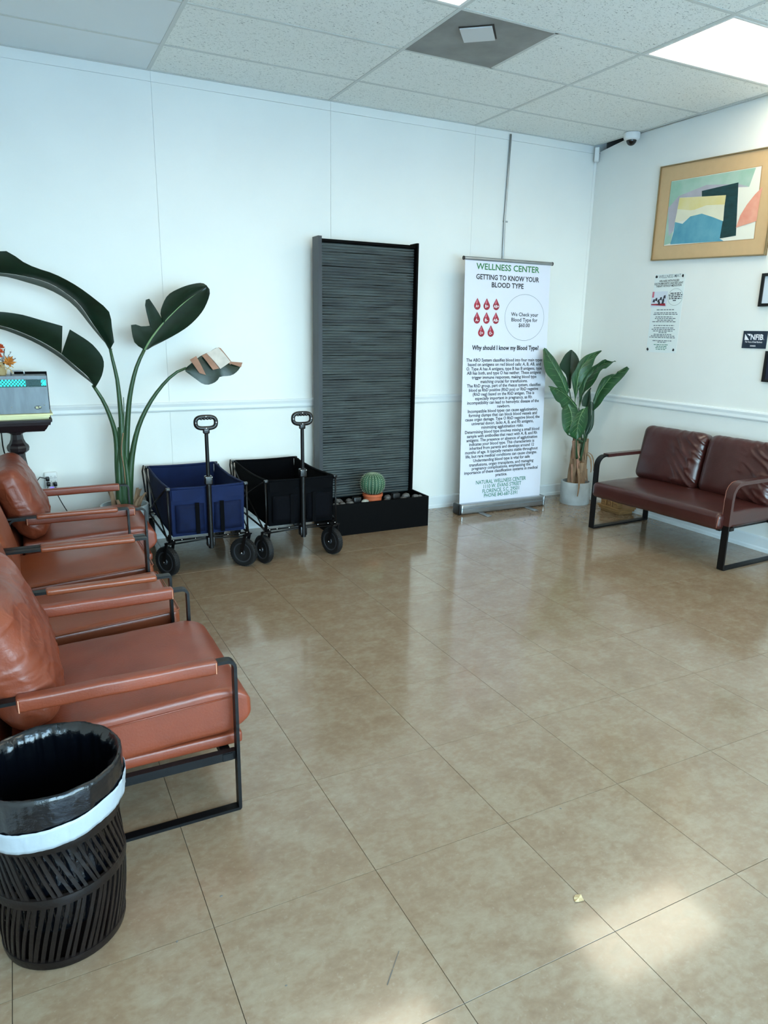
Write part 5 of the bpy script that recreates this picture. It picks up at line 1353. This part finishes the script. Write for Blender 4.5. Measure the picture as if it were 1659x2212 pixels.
for i, (a, b) in enumerate([(0.7990,1.9290), (1.0560,1.9240), (0.7830,1.3690), (1.0450,1.3700)]):
    rnd = random.Random(i); pp = [(a+0.011*math.cos(k/9*2*PI)*rnd.uniform(0.7,1.2), b+0.012*math.sin(k/9*2*PI)*rnd.uniform(0.7,1.2)) for k in range(9)]
    flat(pp, 0.0025).build('corner_emblem', 'ink_black', t, recalc=False)
# -- navy member sign
t = thing('member_sign', 'small navy NFIB member sign with white logo on the right wall', 'sign', (-0.003, -1.74, 1.40))
s0, s1, z0, z1 = 1.647, 1.832, 1.402, 1.520
wquad([(s0, z0), (s1, z0), (s1, z1), (s0, z1)], 0.0008, 0.0058).build('panel', 'sign_navy', t)
q = MB()
q.add([wpt(*p, 0.0062) for p in ((1.662, 1.458), (1.698, 1.458), (1.662, 1.499))], [(0,1,2)])
q.add([wpt(*p, 0.0062) for p in ((1.676, 1.500), (1.706, 1.500), (1.703, 1.484), (1.693, 1.489))], [(0,1,2,3)])
stuff(q.build('logo', 'ink_white', t, recalc=False))
q = MB(); lettering(q, 'NFIB', (1.709, 1.461), (1.806, 1.461), 0.052, WO, WS, WT, 0.0062, 0.028); lettering(q, '.', (1.8085, 1.461), (1.8125, 1.461), 0.04, WO, WS, WT, 0.0062, 0.01); stuff(q.build('letters', 'ink_white', t, recalc=False))
q = MB(); lettering(q, 'The Voice of Small Business', (1.668, 1.440), (1.802, 1.440), 0.017, WO, WS, WT, 0.0062, 0.012); stuff(q.build('slogan', 'ink_white', t, recalc=False))
q = MB(); lettering(q, 'MEMBER', (1.713, 1.414), (1.756, 1.414), 0.014, WO, WS, WT, 0.0062, 0.015); stuff(q.build('member_text', 'ink_white', t, recalc=False))
# -- two black certificate frames cut by the picture's right edge
def cert(name, label, s0, s1, z0, z1, w_, inner_m):
    t = thing(name, label, 'frame', (-0.01, -(s0+s1)/2, z0))
    q = MB(); bar_frame(q, [(s0,z0),(s1,z0),(s1,z1),(s0,z1)], w_, 0.001, 0.02); q.build('frame', 'black_plastic', t)
    wquad([(s0+w_*0.8,z0+w_*0.8),(s1-w_*0.8,z0+w_*0.8),(s1-w_*0.8,z1-w_*0.8),(s0+w_*0.8,z1-w_*0.8)], 0.001, 0.009).build('sheet', inner_m, t)
cert('certificate_frame', 'black framed certificate at the right edge, above the navy sign', 1.737, 2.03, 1.683, 1.900, 0.020, 'photo_paper')
cert('certificate_frame', 'black frame with dark print at the right edge, below the navy sign', 1.846, 2.12, 1.18, 1.388, 0.018, 'dark_print')

# ================================================================ BACK LEFT: pedestal, device, papers, bouquet, power outlet
pcx, pcy = -4.652, -0.335
t = thing('pedestal_table', 'dark carved wooden pedestal table with square moulded top', 'table', (pcx, pcy, 0))
q = MB()
for (h, z) in ((0,0),): pass
def sq(h0, z0, h1, z1): 
    return [(pcx-h0,pcy-h0,z0),(pcx+h0,pcy-h0,z0),(pcx+h0,pcy+h0,z0),(pcx-h0,pcy+h0,z0),(pcx-h1,pcy-h1,z1),(pcx+h1,pcy-h1,z1),(pcx+h1,pcy+h1,z1),(pcx-h1,pcy+h1,z1)]
for (h0, z0, h1, z1) in ((0.150,0.872,0.158,0.884),(0.160,0.884,0.176,0.912),(0.184,0.912,0.188,0.930),(0.194,0.930,0.196,0.944)):
    q.add(sq(h0,z0,h1,z1), [(0,3,2,1),(4,5,6,7),(0,1,5,4),(1,2,6,5),(2,3,7,6),(3,0,4,7)])
q.build('table_top', 'dark_wood', t)
prof = [(0.145,0.0),(0.145,0.03),(0.12,0.05),(0.07,0.07),(0.05,0.12),(0.062,0.2),(0.066,0.4),(0.05,0.6),(0.036,0.70),(0.036,0.725),(0.058,0.742),(0.062,0.762),(0.058,0.775),(0.045,0.79),(0.036,0.812),(0.032,0.840),(0.036,0.848),(0.052,0.852),(0.055,0.862),(0.062,0.866),(0.066,0.872)]
MB().lathe(prof, (pcx, pcy, 0), 8).build('column', 'dark_wood', t)
# -- steel insect light trap on the pedestal, lit cyan behind a perforated guard
dx0, dx1, dy0, dy1, dz0, dz1 = -4.80, -4.462, -0.445, -0.255, 0.975, 1.192
t = thing('insect_light_trap', 'galvanised steel box with glowing cyan perforated window on the pedestal', 'appliance', ((dx0+dx1)/2, (dy0+dy1)/2, dz0))
wz0, wz1 = 1.128, 1.172
q = MB(); q.box((dx0, dy0, dz0), (dx1, dy0+0.004, wz0)); q.box((dx0, dy0, wz1), (dx1, dy0+0.004, dz1)); q.box((dx1-0.006, dy0, wz0), (dx1, dy0+0.004, wz1)); q.box((dx0, dy0, wz0), (dx0+0.006, dy0+0.004, wz1))
q.box((dx0, dy0+0.004, dz0), (dx1, dy1, dz0+0.004)); q.box((dx0, dy1-0.004, dz0), (dx1, dy1, dz1)); q.box((dx1-0.004, dy0+0.004, dz0), (dx1, dy1, dz1)); q.box((dx0, dy0+0.004, dz0), (dx0+0.004, dy1, dz1)); q.box((dx0+0.004, dy0+0.004, dz1-0.004), (dx1-0.004, dy1-0.004, dz1))
q.build('case', 'galvanised', t)
lat = MB(); st = 0.0175
for s in (-1, 1):
    x = dx0-0.06
    while x < dx1+0.06:
        a = Vector((x, dy0+0.0015, wz0)); b = Vector((x+s*(wz1-wz0)*0.9, dy0+0.0015, wz1))
        def clip(p, r_):
            k = (p.x-dx0)/(dx1-dx0); return p
        if dx0+0.004 < a.x < dx1-0.004 and dx0+0.004 < b.x < dx1-0.004: lat.bar(a, b, 0.0065, 0.002, (0,0,1))
        x += st
stuff(lat.build('perforated_guard', 'teal_dark', t))
MB().tube([(dx0+0.02, dy0+0.03, (wz0+wz1)/2), (-4.575, dy0+0.03, (wz0+wz1)/2)], 0.019, 12).build('lamp_tube', 'glow_cyan', t, 180)
MB().tube([(-4.492, dy0+0.03, (wz0+wz1)/2), (-4.468, dy0+0.03, (wz0+wz1)/2)], 0.017, 12).build('lamp_tube', 'glow_cyan', t, 180)
MB().box((dx0+0.006, dy0+0.055, wz0-0.01), (dx1-0.006, dy0+0.058, wz1+0.01)).build('reflector', 'teal_dark', t)
MB().tube([(-4.645, -0.38, dz1-0.001), (-4.645, -0.38, dz1+0.020), (-4.640, -0.38, dz1+0.025), (-4.582, -0.38, dz1+0.025), (-4.577, -0.38, dz1+0.020), (-4.577, -0.38, dz1-0.001)], 0.0045, 8).build('carry_handle', 'silver', t, 180)
q = MB().prism([(-4.523+0.020*math.cos(k/20*2*PI), 1.008+0.0115*math.sin(k/20*2*PI)) for k in range(20)], (0, dy0-0.0002, 0), (1,0,0), (0,0,1), 0, 0.0010)
lo = q.build('oval_badge', 'black_plastic', t)
q = MB()
for (a, b, w_, h) in ((-4.535,1.0095,0.012,0.004),(-4.518,1.0085,0.011,0.005),(-4.534,1.003,0.013,0.0035)): q.add([(a,dy0-0.0014,b),(a+w_,dy0-0.0014,b),(a+w_,dy0-0.0014,b+h),(a,dy0-0.0014,b+h)], [(0,1,2,3)])
stuff(q.build('badge_print', 'paper_yellow', lo, recalc=False))
stuff(MB().lathe([(0.004,0),(0.003,0.002),(0.0005,0.003)], (-4.488, dy0, 1.022), 8, ax=(0,-1,0)).lathe([(0.004,0),(0.003,0.002),(0.0005,0.003)], (-4.66, dy0, 1.015), 8, ax=(0,-1,0)).build('rivets', 'chrome', t, 180))
# black lid board standing behind the device
o = MB().box((-4.63, -0.250, 0.946), (-4.452, -0.236, 1.205)).build('black_panel', 'matte_black'); setorigin(o, (-4.54, -0.243, 0.946)); tag(o, 'thin black board standing behind the steel light trap', 'board')
# -- paper stack under the device
for i, (x0, x1, y0, y1, z, rz, lb) in enumerate(((-4.80,-4.475,-0.48,-0.22,0.9445,0.03,'lowest sheet stack of yellow papers on the pedestal'), (-4.79,-4.462,-0.485,-0.22,0.9545,-0.02,'middle sheet stack of yellow papers on the pedestal'), (-4.80,-4.45,-0.48,-0.225,0.9645,0.015,'top sheet stack of yellow papers under the steel light trap'))):
    cx, cy = (x0+x1)/2, (y0+y1)/2
    o = MB().box((x0-cx, y0-cy, 0), (x1-cx, y1-cy, 0.0095)).build('paper_stack', 'paper_yellow'); o.location = (cx, cy, z); o.rotation_euler = (0,0,rz)
    tag(o, lb, 'paper', 'papers under the light trap')
# -- autumn bouquet standing on the device
bx, by, bz = -4.695, -0.345, dz1
t = thing('autumn_bouquet', 'orange autumn leaf and flower bouquet with raffia bow at the left edge', 'bouquet', (bx, by, bz))
MB().lathe([(0.022,0.0),(0.028,0.012),(0.020,0.05),(0.026,0.075),(0.0,0.07)], (bx, by, bz), 14, cap=True).build('burlap_base', 'raffia', t, 60)
def maple(c, s, rot, tilt, m_):
    out = []
    R = [(90,1.0),(75,0.62),(62,0.78),(52,0.5),(35,0.95),(20,0.55),(5,0.66),(-12,0.42),(-35,0.6),(-60,0.36),(-90,0.42),(-120,0.36),(-145,0.6),(-168,0.42),(175,0.66),(160,0.55),(145,0.95),(128,0.5),(118,0.78),(105,0.62)]
    pts = [Vector((math.cos(math.radians(a+rot))*r_*s, 0, math.sin(math.radians(a+rot))*r_*s)) for a, r_ in R]
    mt_ = Matrix.Translation(c) @ Matrix.Rotation(tilt, 4, 'X')
    k = len(pts); vs = [mt_ @ Vector((0,-0.012,0))]+[mt_ @ (p+Vector((0, 0.01*math.sin(i*2.1), 0))) for i, p in enumerate(pts)]
    vs += [v_+Vector((0,0.0015,0)) for v_ in vs]
    fs = [(0, i+1, (i+1) % k+1) for i in range(k)]; n_ = k+1
    fs += [(n_, n_+(i+1) % k+1, n_+i+1) for i in range(k)] + [(i+1, n_+i+1, n_+(i+1) % k+1, (i+1) % k+1) for i in range(k)]
    MB().add(vs, fs).build('autumn_leaf', m_, t)
maple((-4.652, -0.415, 1.268), 0.046, -35, 0.2, 'orange_leaf'); maple((-4.72, -0.40, 1.25), 0.05, 30, -0.1, 'orange_leaf'); maple((-4.74, -0.33, 1.33), 0.05, 60, 0.3, 'orange_leaf')
for (x, y, z) in ((-4.69,-0.39,1.325),(-4.70,-0.38,1.30),(-4.685,-0.36,1.35),(-4.72,-0.37,1.36)):
    q = MB()
    for k in range(14):
        a = k*2.4; e = 0.1+1.3*(k/14); d = Vector((math.cos(a)*math.cos(e), math.sin(a)*math.cos(e), math.sin(e)))
        sd = d.orthogonal().normalized()*0.005
        q.add([Vector((x,y,z))+sd, Vector((x,y,z))+d*0.016+sd*1.4, Vector((x,y,z))+d*0.024, Vector((x,y,z))+d*0.016-sd*1.4, Vector((x,y,z))-sd], [(0,1,2,3,4)])
    q.build('flower', 'orange_flower', t)
rnd = random.Random(5)
for k in range(11):
    a = rnd.uniform(-0.4, 1.2); d = Vector((math.sin(a), rnd.uniform(-0.3,0.3), math.cos(a))).normalized(); base = Vector((bx+0.015, by-0.02, 1.255)); L = rnd.uniform(0.05, 0.095)
    q = MB().tube([base, base+d*L], 0.0012, 5)
    for j in range(7):
        p = base+d*L*(0.35+0.65*j/6); n_ = Vector((rnd.uniform(-1,1), rnd.uniform(-1,1), rnd.uniform(-0.2,1))).normalized(); sd = d.cross(n_).normalized()*0.003
        q.add([p+sd, p+n_*0.014, p-sd], [(0,1,2)])
    q.build('sprig', 'brown_sprig', t)
q = MB()
for (dx, dz) in ((0.030,0.006),(-0.030,0.006),(0.022,-0.026),(-0.010,-0.030)):
    q.tube(resample([(bx+0.035, by-0.062, 1.232), (bx+0.035+dx*0.6, by-0.066, 1.232+dz*0.6+0.012), (bx+0.035+dx, by-0.060, 1.232+dz)], 8), 0.0028, 6)
stuff(q.build('raffia_bow', 'raffia', t, 180))
# -- power outlet adaptor with plugs
t = thing('wall_outlet', 'white multi-socket outlet with violet display on the back wall', 'outlet', (-4.482, -0.012, 0.48))
MB().rbox((-4.482, -0.013, 0.478), (0.040, 0.0125, 0.062), 0.010, 3, 1, 1, 1).build('case', 'white_plastic', t, 60)
q = MB()
for ix in (0, 1, 2):
    for iz in (0, 1):
        cx, cz = -4.505+0.024*ix, 0.505-0.033*iz
        for (a, b) in ((0,0.006),(-0.005,-0.004),(0.005,-0.004)): q.lathe([(0.0022,0),(0.0022,0.0006)], (cx+a, -0.0256, cz+b), 8, ax=(0,-1,0))
stuff(q.build('sockets', 'black_plastic', t))
MB().box((-4.492, -0.0264, 0.432), (-4.470, -0.0256, 0.440)).build('display', 'led', t)
for i, (x, z, pts, lb) in enumerate(((-4.503, 0.500, [(-4.515,-0.06,0.507),(-4.54,-0.06,0.52),(-4.56,-0.05,0.50),(-4.60,-0.04,0.42),(-4.62,-0.03,0.2),(-4.62,-0.03,0.01)], 'black plug and cord in the upper left socket'),
                                ((-4.500), 0.465, [(-4.505,-0.06,0.45),(-4.52,-0.06,0.40),(-4.53,-0.05,0.3),(-4.55,-0.04,0.01)], 'black plug and cord in the lower left socket'),
                                (-4.460, 0.462, [(-4.459,-0.055,0.445),(-4.455,-0.06,0.40),(-4.43,-0.06,0.33),(-4.38,-0.06,0.22),(-4.33,-0.06,0.10),(-4.30,-0.06,0.01)], 'black plug in the lower right socket with hanging cord'))):
    pt = thing('power_plug', lb, 'plug', (x, -0.04, z), group='plugs in the wall outlet')
    MB().rbox((x, -0.046, z), (0.011, 0.019, 0.013), 0.005, 2, 1, 1, 1).build('plug_body', 'black_plastic', pt, 60)
    MB().tube(resample(pts, 16), 0.0032, 6).build('cord', 'black_plastic', pt, 180)
t = thing('hanging_cord', 'black power cord hanging from the pedestal table at the left edge', 'cord', (-4.73, -0.1, 0))
MB().tube(resample([(-4.76,-0.12,0.90)]+[(-4.739,-0.120,0.855),(-4.738,-0.120,0.797),(-4.736,-0.110,0.716),(-4.720,-0.100,0.646)]+[(-4.67,-0.09,0.55),(-4.63,-0.07,0.3),(-4.6,-0.05,0.01)], 24), 0.0045, 6).build('cord', 'black_plastic', t, 180)

# ================================================================ WASTE BASKET
bc = Vector((-4.638, -3.423, 0)); BH = 0.475; R0, R1 = 0.138, 0.158
t = thing('waste_basket', 'dark slatted bamboo waste basket with black liner and white band', 'bin', bc)
def rad(z): return R0+0.012*math.sin(PI*min(1, z/0.30))+(R1-R0)*(z/BH)**1.6
def bandring(z0, z1, r_off, th_, name, m_, n=48, wob=0.0):
    prof = [(rad(z0)+r_off, z0), (rad(z0)+r_off+th_, z0+0.002), (rad((z0+z1)/2)+r_off+th_*1.15, (z0+z1)/2), (rad(z1)+r_off+th_, z1-0.002), (rad(z1)+r_off, z1)]
    return MB().lathe(prof, bc, n, cap=False).build(name, m_, t, 60)
bandring(0.0, 0.026, -0.004, 0.008, 'base_band', 'bin')
bandring(0.185, 0.212, -0.003, 0.007, 'middle_band', 'bin')
bandring(0.325, 0.352, -0.003, 0.007, 'upper_band', 'bin')
MB().lathe([(0.001, 0.004), (R0-0.002, 0.004), (R0-0.002, 0.012), (0.001, 0.012)], bc, 40).build('bottom', 'bin', t, 40)
def slat(z0, z1, a0, a1, w_):
    rows = []
    for k in range(6):
        f_ = k/5; z = z0+(z1-z0)*f_; an = a0+(a1-a0)*f_
        for_row = []
        for s in (-1, 1):
            aa = an+s*w_/2/rad(z); r_ = rad(z)-0.002
            for_row.append(bc+Vector((r_*math.cos(aa), r_*math.sin(aa), z)))
        rows.append(for_row)
    return MB().grid(rows, -0.004)
N = 54
_r = random.Random(2)
def rj(k): return _r.uniform(-k, k)
for k in range(N):
    a = 2*PI*k/N
    slat(0.022, 0.19, a+rj(0.02), a+0.28+rj(0.03), 0.0095+rj(0.0015)).build('slat', 'bin', t)
for k in range(N):
    a = 2*PI*k/N
    slat(0.208, 0.33, a+0.30+rj(0.03), a+rj(0.02), 0.0085+rj(0.002)).build('slat', 'bin', t)
for k in range(26):
    a = 2*PI*k/26
    slat(0.348, BH-0.01, a, a+0.02, 0.010).build('slat', 'bin', t)
# liner: hangs inside, folds over the rim and down outside
def cr(an, z, s): return noise.noise(Vector((math.cos(an)*s, math.sin(an)*s, z*10)))
NA = 144
rows = []
prof = [(-0.016, 0.10), (-0.014, 0.16), (-0.013, 0.22), (-0.012, 0.28), (-0.011, 0.33), (-0.010, 0.37), (-0.009, 0.40), (-0.008, 0.425), (-0.007, 0.445), (-0.006, 0.462), (-0.003, 0.474), (0.002, 0.480), (0.007, 0.477), (0.009, 0.465), (0.010, 0.45), (0.011, 0.43), (0.012, 0.41), (0.013, 0.395), (0.012, 0.388)]
for j, (o_, z) in enumerate(prof):
    row = []
    for k in range(NA+1):
        an = 2*PI*k/NA
        inner = o_ < -0.004
        am = (0.0075+0.004*max(0, (z-0.36)/0.1)) if inner else 0.0028
        w = cr(an, z*0.25, 9)*am + cr(an, z*2, 22)*am*0.75 + (1-abs(cr(an, z*0.6, 14)))**3*am*0.6
        r_ = rad(min(z, BH))+o_-(abs(w) if inner else -abs(w)*0.8)
        zz = z+0.004*cr(an, 0.2, 4)*(1 if 9 < j < 13 else 0.4)+(0.006*cr(an, 0.5, 5) if j > 15 else 0)
        row.append(bc+Vector((r_*math.cos(an), r_*math.sin(an), zz)))
    rows.append(row)
lo = MB().grid(rows).build('liner', 'bag', t, 180)
q = MB().lathe([(0.001, 0.102), (rad(0.1)-0.014, 0.102)], bc, 40, cap=False).build('liner_bottom', 'bag', lo, 180)
rows = []
for j in range(7):
    row = []
    for k in range(NA+1):
        an = 2*PI*k/NA; z = 0.409-0.052*j/6
        z += 0.008*cr(an, 0.1, 2.2)+0.017*math.cos(an-0.3)
        r_ = rad(z)+0.0155+0.0022*cr(an, z*3, 16)+0.0016*cr(an, z*5, 34)+(0.0035 if j == 3 else 0)*cr(an, 0.7, 5)
        row.append(bc+Vector((r_*math.cos(an), r_*math.sin(an), z)))
    rows.append(row)
MB().grid(rows, 0.0008).build('white_band', 'bag_white', t, 180)

# ================================================================ SMALL DEBRIS ON THE FLOOR
p = (-3.395,-3.939,0.000)
vs = [Vector((0.013*math.cos(k/9*2*PI)*(1+0.5*(k % 2)), 0.009*math.sin(k/9*2*PI)*(1+0.4*(k % 3)), 0.001+0.003*(k % 2))) for k in range(9)]
o = MB().add([(0,0,0.005)]+vs+[(0,0,0.0005)], [(0, i+1, (i+1) % 9+1) for i in range(9)]+[(10, (i+1) % 9+1, i+1) for i in range(9)]).build('leaf_fragment', 'crumb')
o.location = p; tag(o, 'tiny pale dry leaf fragment on the open floor', 'debris')
a, b = Vector((-3.911,-3.872,0.000)), Vector((-3.980,-3.943,0.000)); mq = (a+b)/2
o = MB().bar(a+Vector((0,0,0.0005)), mq+(b-a)*0.02+Vector((0,0,0.0005)), 0.0016, 0.0006, (b-a).cross(Vector((0,0,1)))).bar(mq+(b-a)*0.06+Vector((0,0,0.0005)), b+Vector((0,0,0.0005)), 0.0026, 0.0006, (b-a).cross(Vector((0,0,1)))).build('scuff_streak', 'scuff')
setorigin(o, (mq.x, mq.y, 0)); tag(o, 'thin dark scuff streak on a floor tile in the foreground', 'scuff')
for i, (p, s_, lb) in enumerate((((-4.260,-3.508,0.000), 0.006, 'dark speck on the floor right of the waste basket'), ((-4.396,-3.605,0.000), 0.005, 'dark speck on the tile joint below the waste basket'), ((-3.187,-3.621,0.000), 0.005, 'dark speck on the middle of the floor'), ((-4.193,-3.841,0.000), 0.004, 'dark speck near the bottom edge of the floor'))):
    o = MB().lathe([(0.0005,0.0),(s_*0.6,0.0002),(s_*0.5,0.0012),(0.0005,0.0018)], (0,0,0), 7).build('crumb', 'scuff'); o.location = p; o.scale = (1.3, 0.8, 1); o.rotation_euler = (0,0,i)
    tag(o, lb, 'debris', 'specks on the floor')
